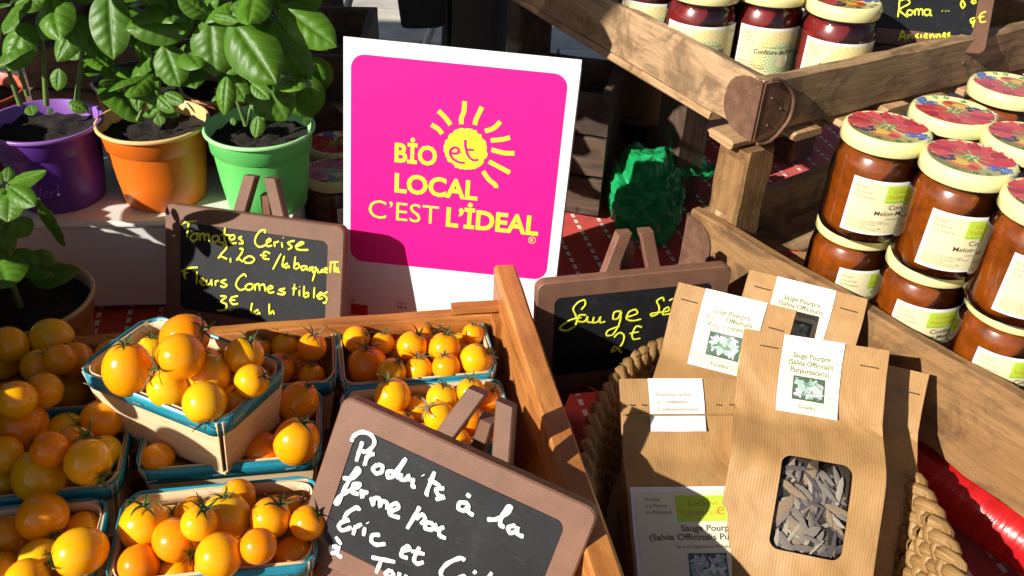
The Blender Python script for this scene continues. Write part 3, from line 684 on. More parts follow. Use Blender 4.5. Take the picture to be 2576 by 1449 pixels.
for st in ((1000, 1195, 1050, 1197, 1062, 1165, 1030, 1150, 995, 1180, 1010, 1230, 1060, 1265, 1110, 1270), (1115, 1090, 1117, 1150, 1140, 1220, 1180, 1250, 1215, 1245), (1122, 1172, 1150, 1168, 1182, 1172)):
    pr.stroke([suv((980+st[i]/2.588)/1.205, st[i+1]/2.588/1.205) for i in range(0, len(st), 2)], .0022, (1, 1, 1), 1)
for k in range(26):
    a = rq.uniform(0, 6.28); q = rq.uniform(.006, .018); u, v = c[0]+q*math.cos(a), c[1]+q*math.sin(a); pr.stroke([(u, v), (u+.0009, v+.0016)], .0004, (1, 1, 1), 1.3+k*.01)
part('pink_scribble', pr.b, M_['pink'], pp, smooth=False)
pr = Print(lambda u, v, h: V((u, -.0016-h, v)))
q = suv(1000, 762); pr.text('R\u00e9gion', q[0], q[1], .0024, (.55, .02, .1), 1); pr.text('PACA', q[0], q[1]-.005, .0028, (.6, .02, .1), 1, bold=.03)
part('small_print', pr.b, M_['print'], t, smooth=False); pr = Print(lambda u, v, h: V((u, -.0016-h, v)))
q = suv(884, 775); pr.rect(q[0], q[1]-.006, q[0]+.017, q[1]+.006, (.55, .01, .05), 1); pr.stroke([(q[0]+.001, q[1]+.006), (q[0]+.002, q[1]+.011), (q[0]+.005, q[1]+.010)], .0008, (.55, .01, .05), 1)
part('red_logo', pr.b, M_['print'], t, smooth=False); pr = Print(lambda u, v, h: V((u, -.0016-h, v)))
q = suv(1316, 838); pr.rect(q[0], q[1]-.002, q[0]+.026, q[1]+.016, (.50, .01, .03), 1); pr.text('AB', q[0]+.004, q[1]+.0005, .0095, (.8, .7, .7), 2); pr.text('AGRICULTURE', q[0], q[1]-.0055, .0022, (.5, .05, .07), 1, w=.026)
part('organic_logo', pr.b, M_['print'], t, smooth=False)
b = B(); b.add([V((.004, .0005, .29)), V((SW+.001, .0005, .29)), V((SW+.004, .075, .0)), V((.004, .075, .0)), V((.004, .0018, .29)), V((SW+.001, .0018, .29)), V((SW+.004, .0765, 0)), V((.004, .0765, 0))], [(0, 1, 2, 3), (7, 6, 5, 4), (1, 5, 6, 2), (0, 3, 7, 4)])
part('back_strut', b, M_['card'], t, smooth=False)

# ------------------------------------------------------------------ easel chalkboards
def board(label, TL, TR, BL, k=1.):
    BW, BH = .177*k, .115*k
    TL, TR, BL = V(TL), V(TR), V(BL); m4 = frame(BL, TR-TL, TL-BL)
    t = thing('chalkboard', label, 'chalkboard', group='small brown chalkboards on easels', mat=m4)
    fw = .0165
    b = B(); o = rr(BW/2, BH/2, .008, 6); i_ = rr(BW/2-fw, BH/2-fw, .006, 6); n = len(o); cx, cz = BW/2, BH/2
    def P(l, y, s=1.): return [V((cx+p[0]*s, y, cz+p[1]*s)) for p in l]
    o2 = rr(BW/2-.0012, BH/2-.0012, .007, 6); i2 = rr(BW/2-fw+.0006, BH/2-fw+.0006, .006, 6)
    rings = [P(o, .010), P(o, .0012), P(o2, 0), P(i2, 0), P(i_, .0010), P(i_, .0035)]
    vs = [p for q in rings for p in q]
    fs = [(k*n+a, (k+1)*n+a, (k+1)*n+(a+1) % n, k*n+(a+1) % n) for k in range(5) for a in range(n)]
    b.add(vs, fs); b.add(rings[0], [tuple(range(n))]); part('frame', b, M_['frame'], t, autos=35)
    b = B(); b.add(P(i_, .0004), [tuple(range(n-1, -1, -1))]); sl = part('slate', b, M_['slate'], t, smooth=False)
    for s in (-1, 1):
        b = B(); b.plank((BW*(.5+s*.34), .016, -.028), (BW*(.5+s*.055), .016, BH+.034), (.0125, 0, .0), (0, .011, 0), c=.0012, n=4, jit=.0002, seed=3); part('leg', b, M_['frame'], t)
    b = B(); b.plank((BW*.5, .075, -.03), (BW*.5, .026, BH+.016), (.010, 0, 0), (0, .010, .003), c=.0012, n=4, jit=.0002, seed=4); part('rear_leg', b, M_['frame'], t)
    b = B(); b.plank((BW*.1, .011, -.006), (BW*.9, .011, -.006), (0, 0, .010), (0, .012, 0), c=.0012, n=4, jit=.0002, seed=5); part('ledge', b, M_['frame'], t)
    return sl, m4, BL, -m4.to_3x3().col[1]
t, m4, P0, nn = board('brown chalkboard with yellow tomato prices standing behind the tomato crate', (-.3337, .7323, .1408), (-.1555, .6963, .1470), (-.3378, .6922, .0296), k=1.03)
strokes(t, '''1325 440 1360 420 1440 410|1385 425 1376 480 1370 530|1420 500 1395 530 1410 555 1440 545 1445 510 1420 500 1460 502|1465 500 1465 555|1465 515 1490 500 1500 555|1500 520 1525 505 1535 560
1600 520 1565 520 1555 550 1580 565 1600 545 1605 520 1610 570 1640 565|1650 460 1645 540 1660 575|1620 510 1690 515|1690 550 1720 540 1715 515 1690 520 1680 550 1700 575 1735 570|1775 525 1750 535 1775 555 1780 575 1750 575
1940 500 1945 480 1915 480 1880 520 1870 570 1900 600 1940 590 1962 570|1960 570 1985 555 1975 540 1955 560 1960 595 1995 590|2010 560 2015 600|2015 570 2045 560|2065 565 2070 605|2075 530 2078 534|2160 555 2110 570 2140 600 2110 620|2170 600 2225 575 2205 565 2170 595 2185 620 2260 622
1630 590 1655 580 1660 610 1625 650 1600 685 1620 670 1665 690|1690 680 1690 715|1755 615 1780 615 1770 650 1735 695 1755 690 1780 710|1820 670 1790 690 1800 715 1845 715 1865 690 1840 670 1815 670|1980 650 1945 635 1925 660 1935 685 1975 690|1905 660 1955 665|2060 650 2000 765
2085 665 2070 730 2080 750|2110 720 2085 735 2095 755 2115 740 2120 755|2165 670 2155 760|2155 740 2180 720 2195 745 2165 765|2240 740 2210 745 2215 770 2240 760 2245 740 2255 775|2270 745 2270 780|2272 755 2295 745|2320 750 2290 760 2295 785 2315 775|2320 750 2290 850|2330 760 2330 785 2350 785 2360 765 2365 790|2380 780 2400 765 2385 755 2375 780 2400 790|2425 715 2420 790|2415 715 2480 710|2455 715 2450 785|2455 780 2480 765 2470 755 2455 775 2490 785
1330 780 1390 755 1450 750|1355 765 1350 800 1360 835|1345 800 1380 785|1445 780 1440 870|1470 860 1495 845 1480 830 1465 855 1485 880 1505 875|1515 840 1515 875 1540 870 1550 840 1555 885|1580 845 1580 885|1582 855 1605 845|1660 840 1620 855 1665 880 1640 895 1615 885
1805 820 1790 800 1750 830 1730 880 1760 915 1800 905|1825 870 1800 890 1815 915 1850 905 1850 875 1825 870|1870 870 1870 920|1870 885 1895 870 1905 920|1905 885 1935 875 1945 925|1960 915 2000 900 1985 885 1960 905 1975 935 2010 930|2090 905 2045 915 2090 935 2070 950 2030 940
2160 870 2150 955|2140 905 2175 905|2195 915 2195 960|2195 890 2197 894|2230 885 2225 965|2225 950 2255 935 2260 960 2230 970|2305 895 2300 975|2330 965 2365 945 2350 935 2325 960 2340 980 2365 975|2400 930 2370 950 2395 975 2385 1010 2365 1005
1615 960 1660 965 1620 1000 1660 1020 1650 1060 1590 1065|1745 960 1700 970 1690 1000 1710 1020 1745 1015|1680 990 1725 990|1850 1010 1840 1060 1850 1090|1895 1060 1865 1075 1880 1095 1900 1080 1905 1095|1975 1015 1975 1090 2000 1070 2010 1095|1260 515 1285 518''', .00115, 2.4154, (0, 500), M_['chalk_y'], m4, P0, nn)
t, m4, P0, nn = board('brown chalkboard with white handwriting leaning over the front of the tomato crate', (-.103, .429, .181), (.060, .367, .155), (-.136, .387, .079))
strokes(t, '''555 600 570 565 620 540 680 560 700 610 660 660 620 662|625 600 605 660 585 725|655 690 640 740 640 752|650 700 680 680 700 680|720 745 690 770 710 800 745 790 750 755 720 745|820 790 785 790 785 825 815 820 835 790 900 705|900 705 845 800 850 835|870 800 865 835 895 840 915 815 915 850|945 830 940 880 960 885|1005 810 1008 815|1080 790 1030 920 1040 935|1040 835 1115 880|1140 895 1090 900 1105 940 1140 950 1085 965
1290 990 1240 985 1230 1020 1265 1035 1295 1000 1290 1040 1325 1065|1280 930 1305 950|1410 1090 1470 1090 1540 1050 1560 1015 1540 1015 1500 1080 1495 1130 1520 1135|1590 1130 1545 1140 1555 1175 1595 1165 1605 1135 1600 1180 1640 1200
500 830 560 830 605 790 590 770 550 830 510 900 470 990 455 980 490 940 540 910|540 910 590 890 610 870 570 870 560 920 600 930|620 900 620 950 640 920 660 925|680 950 690 1000 700 960 730 960 735 1010 750 975 780 990 780 1030|800 1040 850 1020 840 990 800 1010 800 1060 860 1080
985 1010 960 1060 905 1150|960 1090 1000 1060 1020 1090 990 1120|1070 1120 1030 1110 1020 1145 1060 1155 1085 1125 1085 1165|1110 1140 1110 1190 1150 1210|1110 1150 1140 1140
605 1035 590 1015 530 1050 510 1090 540 1095 490 1110 475 1140 500 1160 555 1140|580 1130 565 1190|575 1145 620 1120|640 1140 630 1195|655 1110 658 1115|735 1190 690 1190 680 1225 710 1250 770 1245|870 1290 920 1280 910 1260 880 1280 870 1320 910 1335|985 1265 950 1340 970 1370 1010 1360|930 1290 1015 1310
1270 1350 1240 1335 1160 1370 1120 1420 1130 1460 1180 1480|1230 1480 1270 1470 1265 1450 1235 1460 1230 1500|1325 1415 1340 1432|1440 1425 1400 1500
470 1265 425 1265 425 1300 455 1300 475 1265 465 1310 495 1330|455 1200 490 1250|680 1330 760 1345 830 1360|745 1345 710 1430|800 1410 770 1430 790 1455 820 1440 800 1410|860 1425 855 1460 890 1470 900 1440''', .00165, 2.0818, (800, 1050), M_['chalk_w'], m4, P0, nn)
t, m4, P0, nn = board('brown chalkboard with a yellow sage price standing behind the straw basket', (.021, .622, .146), (.193, .665, .149), (.025, .615, .031))
strokes(t, '''440 1115 465 1085 460 1055 420 1070 390 1110 410 1160 405 1210 350 1245 310 1240 310 1220 370 1180 440 1165|470 1150 430 1150 420 1185 460 1190 480 1160 480 1190 510 1195|520 1160 515 1195 545 1190 560 1160 560 1195 590 1190|690 1125 650 1130 640 1170 670 1170 690 1130 680 1200 640 1270 600 1275 610 1245 680 1220|720 1165 790 1140 780 1115 740 1130 725 1170 760 1185 815 1175
960 1060 950 1040 915 1060 930 1100 920 1140 885 1155 880 1140 950 1130|960 1130 990 1120 985 1100 960 1115 955 1145 1000 1140|990 1060 1015 1045|1065 1095 1035 1100 1030 1130 1065 1130|1085 1050 1080 1125 1100 1095 1115 1125|1130 1110 1155 1100 1145 1085 1128 1105 1150 1125
645 1290 680 1260 710 1280 690 1340 630 1380 650 1345 690 1385|820 1225 785 1220 760 1270 770 1300 810 1295|740 1265 800 1255''', .0012, 2.07, (1550, 400), M_['chalk_y'], m4, P0, nn)
t, m4, P0, nn = board('brown chalkboard with yellow tomato variety prices in the upper crate, top right', (.2936, .9405, .3814), (.4617, .93575, .37475), (.28785, .8949, .2826))
strokes(t, '''1885 0 1880 60 1875 95|1885 5 1925 -5 1940 20 1885 55 1930 95|1935 55 1925 75 1945 85 1960 65 1935 55|1970 52 1970 86|1970 60 1982 51 1991 60 1991 86|1991 60 2003 51 2013 60 2013 86|2056 56 2030 54 2022 70 2032 86 2052 78 2056 56 2055 80 2064 88|2120 60 2122 62|2140 60 2142 62|2155 60 2157 62|2245 -12 2225 20 2235 45 2248 25 2222 -12|2310 0 2285 8 2295 20 2312 12
1880 225 1900 170 1918 225|1885 205 1915 205|1930 190 1930 215 1945 190 1958 215|1990 188 1975 200 1990 212|2005 190 2005 212|2022 200 2040 196 2030 188 2022 205 2040 212|2055 188 2055 212 2068 190 2078 212|2090 188 2090 210 2103 190 2113 210|2125 198 2140 192 2132 184 2125 200 2142 206|2165 182 2152 190 2163 198 2152 204
2302 100 2280 108 2285 130 2302 112 2290 152|2365 65 2335 80 2335 122 2365 120|2318 98 2355 92''', .0011, 1.8348, (1700, 0), M_['chalk_y'], m4, P0, nn)

# ------------------------------------------------------------------ wooden display crates
A1 = V((.613, -.79, 0)); B1 = V((.79, .613, 0)); K = V((.174, .768, 0))
t = thing('wooden_crate', 'weathered wooden crate filled with melon jam jars, right', 'crate', tuple(K))
def P_(a, bb, z): return K+A1*a+B1*bb+V((0, 0, z))
b = B()
# front board: its lower edge drops towards the near end
n = 16; vs = []; uvs = []
for k in range(n+1):
    s = k/n; a = -.004+.47*s; zt = .145+.001*math.sin(k*1.3); zb = .078-.035*s+.0012*math.sin(k*2.1); th = .013
    pf = [(0, zb+.003), (0, zt-.002), (.002, zt), (th-.002, zt), (th, zt-.002), (th, zb+.002), (th-.002, zb), (.003, zb)]
    for q, (bb, z) in enumerate(pf+[pf[0]]): vs.append(P_(a, bb+.0006*math.sin(k*3.3+q), z)); uvs.append((a, [.0, .067, .07, .081, .084, .15, .153, .163, .167][q]))
fs = [(k*9+q, (k+1)*9+q, (k+1)*9+q+1, k*9+q+1) for k in range(n) for q in range(8)]
b.add(vs, fs, 0, uvs); b.add(vs[:8], [tuple(range(8))], 0, uvs[:8]); b.add(vs[n*9:n*9+8], [tuple(range(7, -1, -1))], 0, uvs[:8])
part('front_board', b, M_['wood_old'], t, world=True, autos=40)
b = B(); b.plank(P_(.006, .013, .112), P_(.006, .40, .112), (0, 0, .066), tuple(A1*.013), n=8, seed=31); part('end_board', b, M_['wood_grey'], t, world=True)
b = B(); b.plank(P_(-.004, .40, .112), P_(.46, .40, .112), (0, 0, .066), tuple(B1*.013), n=8, seed=32); part('back_board', b, M_['wood_grey'], t, world=True)
b = B(); b.plank(P_(.46, .013, .112), P_(.46, .40, .112), (0, 0, .066), tuple(A1*.013), n=8, seed=33); part('end_board', b, M_['wood_grey'], t, world=True)
for k in range(7):
    b = B(); b.plank(P_(.035+k*.065, .016, .094), P_(.035+k*.065, .393, .094), tuple(A1*.05), (0, 0, .008), n=3, seed=40+k); part('floor_slat', b, M_['wood_grey'], t, world=True)
b = B(); b.plank(P_(.024, .028, .087), P_(.024, .028, .15), tuple(A1*.022), tuple(B1*.028), n=3, seed=48); part('corner_block', b, M_['slat_end'], t, world=True)
for a, bb in ((.10, .08), (.43, .08), (.10, .35), (.43, .35)):
    b = B(); b.plank(P_(a, bb, 0), P_(a, bb, .079), tuple(A1*.03), tuple(B1*.03), n=3, seed=49); part('foot', b, M_['wood_dark'], t, world=True)
def bracket(f0, f1, name='corner_bracket'):
    """tin plate folded round a corner: two rounded halves given by mapping functions (along, up) -> point"""
    b = B()
    for fn in (f0, f1):
        sg = lambda v, e: math.copysign(abs(v)**e, v)
        o = [(0, -1)]+[(sg(math.cos(math.radians(-90+180*k/12)), .7), sg(math.sin(math.radians(-90+180*k/12)), .8)) for k in range(1, 12)]+[(0, 1)]
        n = len(o); i_ = [(x*.82, y*.82) for x, y in o]
        vs = [fn(x, y, 0) for x, y in o]+[fn(x, y, .0016) for x, y in o]+[fn(x, y, .0010) for x, y in i_]
        b.add(vs, [(k, (k+1) % n, n+(k+1) % n, n+k) for k in range(n)]+[(n+k, n+(k+1) % n, 2*n+(k+1) % n, 2*n+k) for k in range(n)]+[tuple(range(2*n, 3*n))])
        for x, y in ((.3, .45), (.35, -.5), (.7, .0)):
            c = fn(x, y, .0012); e = fn(x+.05, y, .0012)-c; f = fn(x, y+.05, .0012)-c; h = fn(x, y, .0028)-c
            b.add([c+e, c+f, c-e, c-f, c+h], [(0, 1, 4), (1, 2, 4), (2, 3, 4), (3, 0, 4)])
    return b
part('corner_bracket', bracket(lambda x, y, h: P_(-.006+x*.036, -h-.001, .113+y*.030-.004), lambda x, y, h: P_(-.006-h, x*.02, .113+y*.030-.004)), M_['rust'], t, world=True, smooth=False)
# upper crate, standing on posts behind
A2 = V((-.488, .873, 0)).normalized(); B2 = V((.836, .549, 0)).normalized(); K2 = V((.204, .739, 0))
t = thing('wooden_crate', 'weathered wooden crate on posts holding strawberry jam jars, top right', 'crate', tuple(K2))
def Q_(a, bb, z): return K2+A2*a+B2*bb+V((0, 0, z))
b = B(); b.plank(Q_(-.004, .006, .266), Q_(.62, .006, .266), (0, 0, .052), tuple(B2*.013), n=18, seed=51, c=.002, jit=.0009); part('side_board', b, M_['wood_pale'], t, world=True)
b = B(); b.plank(Q_(.002, -.002, .266), Q_(.002, .46, .266), (0, 0, .053), tuple(A2*.014), n=16, seed=52, c=.0035, jit=.0011); part('end_board', b, M_['wood_grey'], t, world=True)
b = B(); b.plank(Q_(-.004, .46, .266), Q_(.62, .46, .266), (0, 0, .052), tuple(B2*.013), n=8, seed=53); part('side_board', b, M_['wood_old'], t, world=True)
b = B(); b.plank(Q_(.62, .0, .266), Q_(.62, .46, .266), (0, 0, .052), tuple(A2*.014), n=8, seed=54); part('end_board', b, M_['wood_grey'], t, world=True)
b = B(); b.plank(Q_(.055, .007, .2355), Q_(.62, .007, .2355), (0, 0, .008), tuple(B2*.016), n=6, seed=55); part('batten', b, M_['slat_end'], t, world=True)
b = B(); b.plank(Q_(.03, -.006, .2255), Q_(.03, .45, .2255), tuple(A2*.036), (0, 0, .009), n=5, seed=56, c=.003, jit=.001); part('bottom_slat', b, M_['slat_end'], t, world=True)
for k, bb in enumerate((.062, .125, .188, .25, .31, .37, .43)):
    b = B(); b.plank(Q_(-.014, bb, .2345), Q_(.61, bb, .2345), tuple(B2*(.036)), (0, 0, .008), n=5, seed=57+k, c=.0025, jit=.001); part('floor_slat', b, M_['slat_end'], t, world=True)
def post(a, bb, z0, z1, w=.036, d=.03, seed=70, m='wood_old'):
    b = B(); b.plank(Q_(a, bb, z0), Q_(a, bb, z1), tuple(B2*w), tuple(A2*d), n=6, seed=seed, c=.003, jit=.0012); part('post', b, M_[m], t, world=True)
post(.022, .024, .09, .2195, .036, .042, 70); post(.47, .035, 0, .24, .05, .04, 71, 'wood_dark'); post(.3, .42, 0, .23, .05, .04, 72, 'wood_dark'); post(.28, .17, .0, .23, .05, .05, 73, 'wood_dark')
part('corner_bracket', bracket(lambda x, y, h: Q_(-.006+x*.044, -.0015-h, .264+y*.0275), lambda x, y, h: Q_(-.0065-h, -.001+x*.036, .264+y*.027)), M_['rust'], t, world=True, smooth=False)
b = B()
ws = [Q_(-.0095, .002+.036*math.sin(s*math.pi), .264+.03*math.cos(s*math.pi*1.05)+.001*math.sin(s*20)) for s in [i/14 for i in range(15)]]
b.tube(ws, .0016, 6); part('bent_wire', b, M_['rust'], t, world=True)

# ------------------------------------------------------------------ jam jars
JH = .094
def jar_meshes(kind):
    r = {}
    body = [(.001, .0015), (.028, .001), (.0325, .003), (.0345, .007), (.0352, .014), (.0352, .062), (.0342, .069), (.0318, .0745), (.0305, .077), (.0305, .084)]
    b = B(); b.lathe(body, 44); r['glass'] = b.mesh('glass', M_['glass'], merge=True)
    inn = [(.0005, .0035), (.029, .0032), (.0325, .006), (.0338, .012), (.0338, .062), (.0328, .068), (.030, .0735), (.0295, .0745), (.0003, .0745)]
    b = B(); b.lathe(inn, 40); r['jam'] = b.mesh('jam', M_['jam_red' if kind == 'straw' else 'jam'], merge=True)
    lid = [(.0315, .0800), (.0338, .0797), (.0346, .0807), (.0347, .0872), (.0342, .0900), (.0332, .0918), (.0318, .0925), (.0300, .0922), (.0292, .0915), (.0004, .0916)]
    b = B(); b.lathe(lid, 48); r['lid'] = b.mesh('lid', M_['lid'], merge=True)
    # printed fruit on the lid
    pr = Print(lambda u, v, h: V((u*1.16, v*1.16+.0015, .0917+h+(.0010*min(1, max(0, (math.hypot(u*1.16, v*1.16+.0015)-.0272)/.002)))-(.0016*max(0, (math.hypot(u*1.16, v*1.16+.0015)-.0316)/.002)))), .00006); q = random.Random(4)
    red, dred, org, yel, blu, blk, grn, lgr, pnk = (.62, .035, .03), (.45, .015, .02), (.78, .20, .03), (.80, .55, .06), (.10, .16, .38), (.035, .035, .07), (.10, .30, .06), (.30, .48, .14), (.75, .25, .25)
    for k in range(9): a = math.radians(20+k*22); pr.ell(.0185*math.cos(a), .0185*math.sin(a), .0095, .0075, (red, dred, (.70, .08, .06))[k % 3], 1+k*.1, a+.5, 16, lambda t_: 1+.09*math.sin(5*t_))
    for k in range(5): a = math.radians(-5+k*46); pr.ell(.012*math.cos(a), .012*math.sin(a), .008, .006, (.66, .06, .05), 2+k*.1, a, 14)
    for k in range(14): a = q.uniform(0, 3.2); pr.ell(q.uniform(.012, .024)*math.cos(a), q.uniform(.012, .024)*math.sin(a), .0022, .0008, pnk, 2.6+k*.02, a, 7)
    pr.ell(-.001, -.0125, .0108, .0078, org, 3, -.15, 20); pr.ell(-.0035, -.0115, .006, .0045, yel, 3.2, -.15, 16); pr.ell(.005, -.0150, .0035, .003, red, 3.3, 0, 12)
    for cx, cy, c, n in ((.0205, -.0075, blu, 22), (-.0155, -.0105, blk, 20)):
        for k in range(n): a = q.uniform(0, 6.28); d = q.uniform(0, 1)**.5; pr.ell(cx+.0075*d*math.cos(a), cy+.0055*d*math.sin(a), .0019, .0017, tuple(min(1, x*q.uniform(.6, 1.9)) for x in c), 3.4+k*.04, 0, 8)
    for k in range(26): a = q.uniform(0, 6.28); d = q.uniform(.001, .011); pr.stroke([(d*.4*math.cos(a), d*.4*math.sin(a)+.001), (d*math.cos(a)*1.3, d*math.sin(a)+.001)], .0011, (grn, lgr)[k % 2], 4.4+k*.03, 1)
    for a, d in ((-70, .0235), (-100, .0225), (-52, .024), (-150, .0225), (170, .0245), (-20, .0265), (5, .026)):
        a = math.radians(a); cx, cy = d*math.cos(a), d*math.sin(a)
        for w_ in (-.7, .0, .7): pr.poly([(cx-.0016, cy+.001), (cx+.0016, cy+.001), (cx+.0042*math.cos(a+w_), cy+.0042*math.sin(a+w_))], [(0, 1, 2)], lgr if w_ else grn, 5.4+w_*.1)
    r['fruit_print'] = pr.b.mesh('fruit_print', M_['lidprint'], False)
    # label round the jar
    R = .0354
    pr = Print(lambda u, v, h: V(((R+h)*math.sin(u/R), -(R+h)*math.cos(u/R), v)), .00008)
    W, H0, H1 = .036, .0125, .0605
    cream, white, ink, brn, grn = (.72, .65, .38), (.80, .79, .78), (.03, .02, .01), (.11, .06, .02), (.42, .62, .03)
    if kind == 'straw': W = .042
    pr.rect(-W, H0, W, H1, white, 0, 26); pr.rect(-W+.0022, H0+.0016, W-.0022, H1-.0024, cream, 1, 26)
    x = -W+.004
    if kind == 'melon':
        for k, s in enumerate(('Produit', '\u00e0 la Ferme', 'en Provence')): pr.text(s, x, H1-.008-.0042*k, .0022, brn, 2, slant=.1)
        pr.rect(-.008, H1-.0185, .019, H1-.0035, grn, 2, 10)
        pr.text('LeGavie', -.002, H1-.0095, .0035, (.60, .20, .01), 3); pr.text('Valjancelle', -.006, H1-.0145, .0035, (.60, .20, .01), 3, w=.023)
        pr.text('Les Saveurs Bio', -.007, H1-.0183, .0017, (.1, .3, .02), 3)
        pr.text('Confiture', -.003, H1-.0245, .0042, ink, 2, bold=.01, w=.026); pr.text('Melon-Menthe', -.013, H1-.0300, .0040, ink, 2, bold=.01, w=.036)
        pr.text('Cuite en chaudron', -.003, H1-.0338, .0017, brn, 2)
        for k, s in enumerate(('Ingr\u00e9dients: Melons Charentais, Menthe', 'Sucre de Canne Blond, Citron, Vanille, Pectine', 'Issus de l\u2019Agriculture Biologique', 'Sucre 60g pour 100g', 'Pr\u00e9par\u00e9e avec 60g de fruits pour 100g', 'Conserver au frais apr\u00e8s ouverture')):
            pr.text(s, x, H1-.0362-.0016*k, .00125, brn, 2, slant=.2)
    else:
        for k, s in enumerate(('Produit', '\u00e0 la ferme', 'en Provence')): pr.text(s, x, H1-.0072-.0036*k, .0018, brn, 2, slant=.1)
        cx, cy = .006, .028
        for ring in range(9):
            for k in range(30):
                a = 2*math.pi*k/30+ring*.1; d = .0075+ring*.0026; u, v = cx+d*math.cos(a), cy+d*math.sin(a)
                if -W+.004 < u < W-.004 and H0+.003 < v < H1-.004: pr.ell(u, v, .0008+.00006*ring, .0008+.00006*ring, (.15, .50, .16) if ring < 5 else (.78, .60, .07), 1.6+.002*k, 0, 6)
        pr.ell(cx, cy, .0072, .0085, (.80, .77, .62), 1.9, 0, 20)
        pr.text('Les Saveurs Bio de Provence', -.015, H1-.0195, .0020, (.1, .3, .08), 2.5, slant=.2)
        pr.text('Confiture de Fraise', -.0235, H1-.0255, .0045, ink, 3, bold=.012, w=.046); pr.text('B\u00e9n\u00e9dicte', W-.013, H1-.0075, .0016, brn, 2)
        for k, s in enumerate(('Ingr\u00e9dients: Fraises', 'Sucre de Canne Blond, Citron', 'Issus de l\u2019Agriculture Biologique', 'Sucre 60g pour 100g')): pr.text(s, x, H0+.0125-.0026*k, .0015, brn, 3, slant=.2)
    r['label'] = pr.b.mesh('label', M_['print'], True)
    return r
JM = {'melon': jar_meshes('melon'), 'straw': jar_meshes('straw')}
def jar(kind, x, y, z, label, rot=35, lidrot=0, group=None):
    """label turned rot degrees to the right of the line to the viewer"""
    az = math.atan2(x, y)    # direction from the viewer
    t = thing('jam_jar', label, 'jar', (x, y, z), -az+math.radians(rot), group)
    for k, me in JM[kind].items():
        o = put(k, me, t)
        if k == 'lid': o.rotation_euler.z = math.radians(lidrot-rot); lid = o
        if k == 'fruit_print': o.parent = lid
    return t
g = 'melon jam jars with cream fruit-print lids'
LZ, UZ = .0985, .0985+JH
jar('melon', .2998, .6858, LZ, 'lower melon jam jar at the left end of the crate, under another jar', 52, 10, g)
jar('melon', .345, .633, LZ, 'middle lower melon jam jar behind the crate board, under another jar', 36, 200, g)
jar('melon', .3882, .5724, LZ, 'lower melon jam jar at the right edge, behind the crate board', 40, 30, g)
jar('melon', .2925, .668, UZ, 'leftmost upper melon jam jar, standing on the lower one', 36, 0, g)
jar('melon', .3385, .6175, UZ, 'frontmost upper melon jam jar with its label facing left', 38, -8, g)
jar('melon', .362, .712, UZ, 'upper melon jam jar behind the two front ones, lid turned the other way', 60, 180, g)
jar('melon', .404, .662, UZ, 'upper melon jam jar cut by the right edge, behind the frontmost one', 45, 5, g)
jar('melon', .440, .782, UZ, 'rearmost melon jam jar in the upper right corner of the lower crate', 30, 175, g)
jar('melon', .374, .557, UZ, 'upper melon jam jar at the right edge, nearest the viewer', 42, 20, g)
jar('melon', .360, .715, LZ, 'lower melon jam jar hidden behind the left pair', 45, 0, g)
jar('melon', .408, .665, LZ, 'lower melon jam jar hidden behind the middle pair', 45, 0, g)
jar('melon', .438, .78, LZ, 'lower melon jam jar under the rearmost one', 45, 0, g)
for i, (a_, b_) in enumerate(((.362, .055), (.302, .135), (.379, .13), (.40, .215), (.325, .21), (.25, .275), (.325, .29), (.40, .295))):
    q = P_(a_, b_, 0); jar('melon', q.x, q.y, LZ, '%s melon jam jar in the right half of the jam crate' % ('first', 'second', 'third', 'fourth', 'fifth', 'sixth', 'seventh', 'eighth')[i], 30+i*9, i*40, 'melon jam jars beyond the photo edge')
g = 'strawberry jam jars in the upper crate'
jar('straw', .300, .858, .2395, 'strawberry jam jar nearest the crate corner, cream lid showing', 22, 40, g)
jar('straw', .238, .893, .2395, 'second strawberry jam jar from the right, between two others', 30, 0, g)
jar('straw', .172, .886, .2395, 'strawberry jam jar second from the left behind the crate side', 12, 80, g)
jar('straw', .130, .954, .2395, 'leftmost strawberry jam jar, only its label in view', 12, 0, g)
g = 'jam jars in the shade behind the sign'
jar('melon', -.213, .915, 0, 'nearer of two shaded jam jars between the green pot and the pink sign', 60, 40, g)
jar('melon', -.226, .99, 0, 'farther of two shaded jam jars between the green pot and the pink sign', 60, 120, g)
# ------------------------------------------------------------------ kraft paper bags of sage
def sstep(a, b_, x): t_ = min(1, max(0, (x-a)/(b_-a))); return t_*t_*(3-2*t_)
class Bag:
    def __init__(s, W, H, D, seed): s.W, s.H, s.D, s.seed = W, H, D, seed
    def dep(s, t): return .003+(s.D-.003)*(1-sstep(.50, .75, t))
    def front(s, u, t, off=0.):
        e = s.seed*3.1; mid = math.sin(min(1, max(0, u))*math.pi)
        k = 1-sstep(.85, 1, t)
        wr = .0048*noise.noise(V((u*2.2+e, t*4.5, e)))*k + .0016*noise.noise(V((u*7+e, t*11, e)))*k
        cr = .0014*math.exp(-((t-.69-.02*math.sin(u*5+e))/.03)**2)
        y = -s.dep(t)/2 - .004*mid*(1-sstep(.35, .7, t)) - wr*.8 + cr - off
        x = (u-.5)*s.W*(1+.0*t)+.001*math.sin(t*9+e)
        return V((x, y, t*s.H))
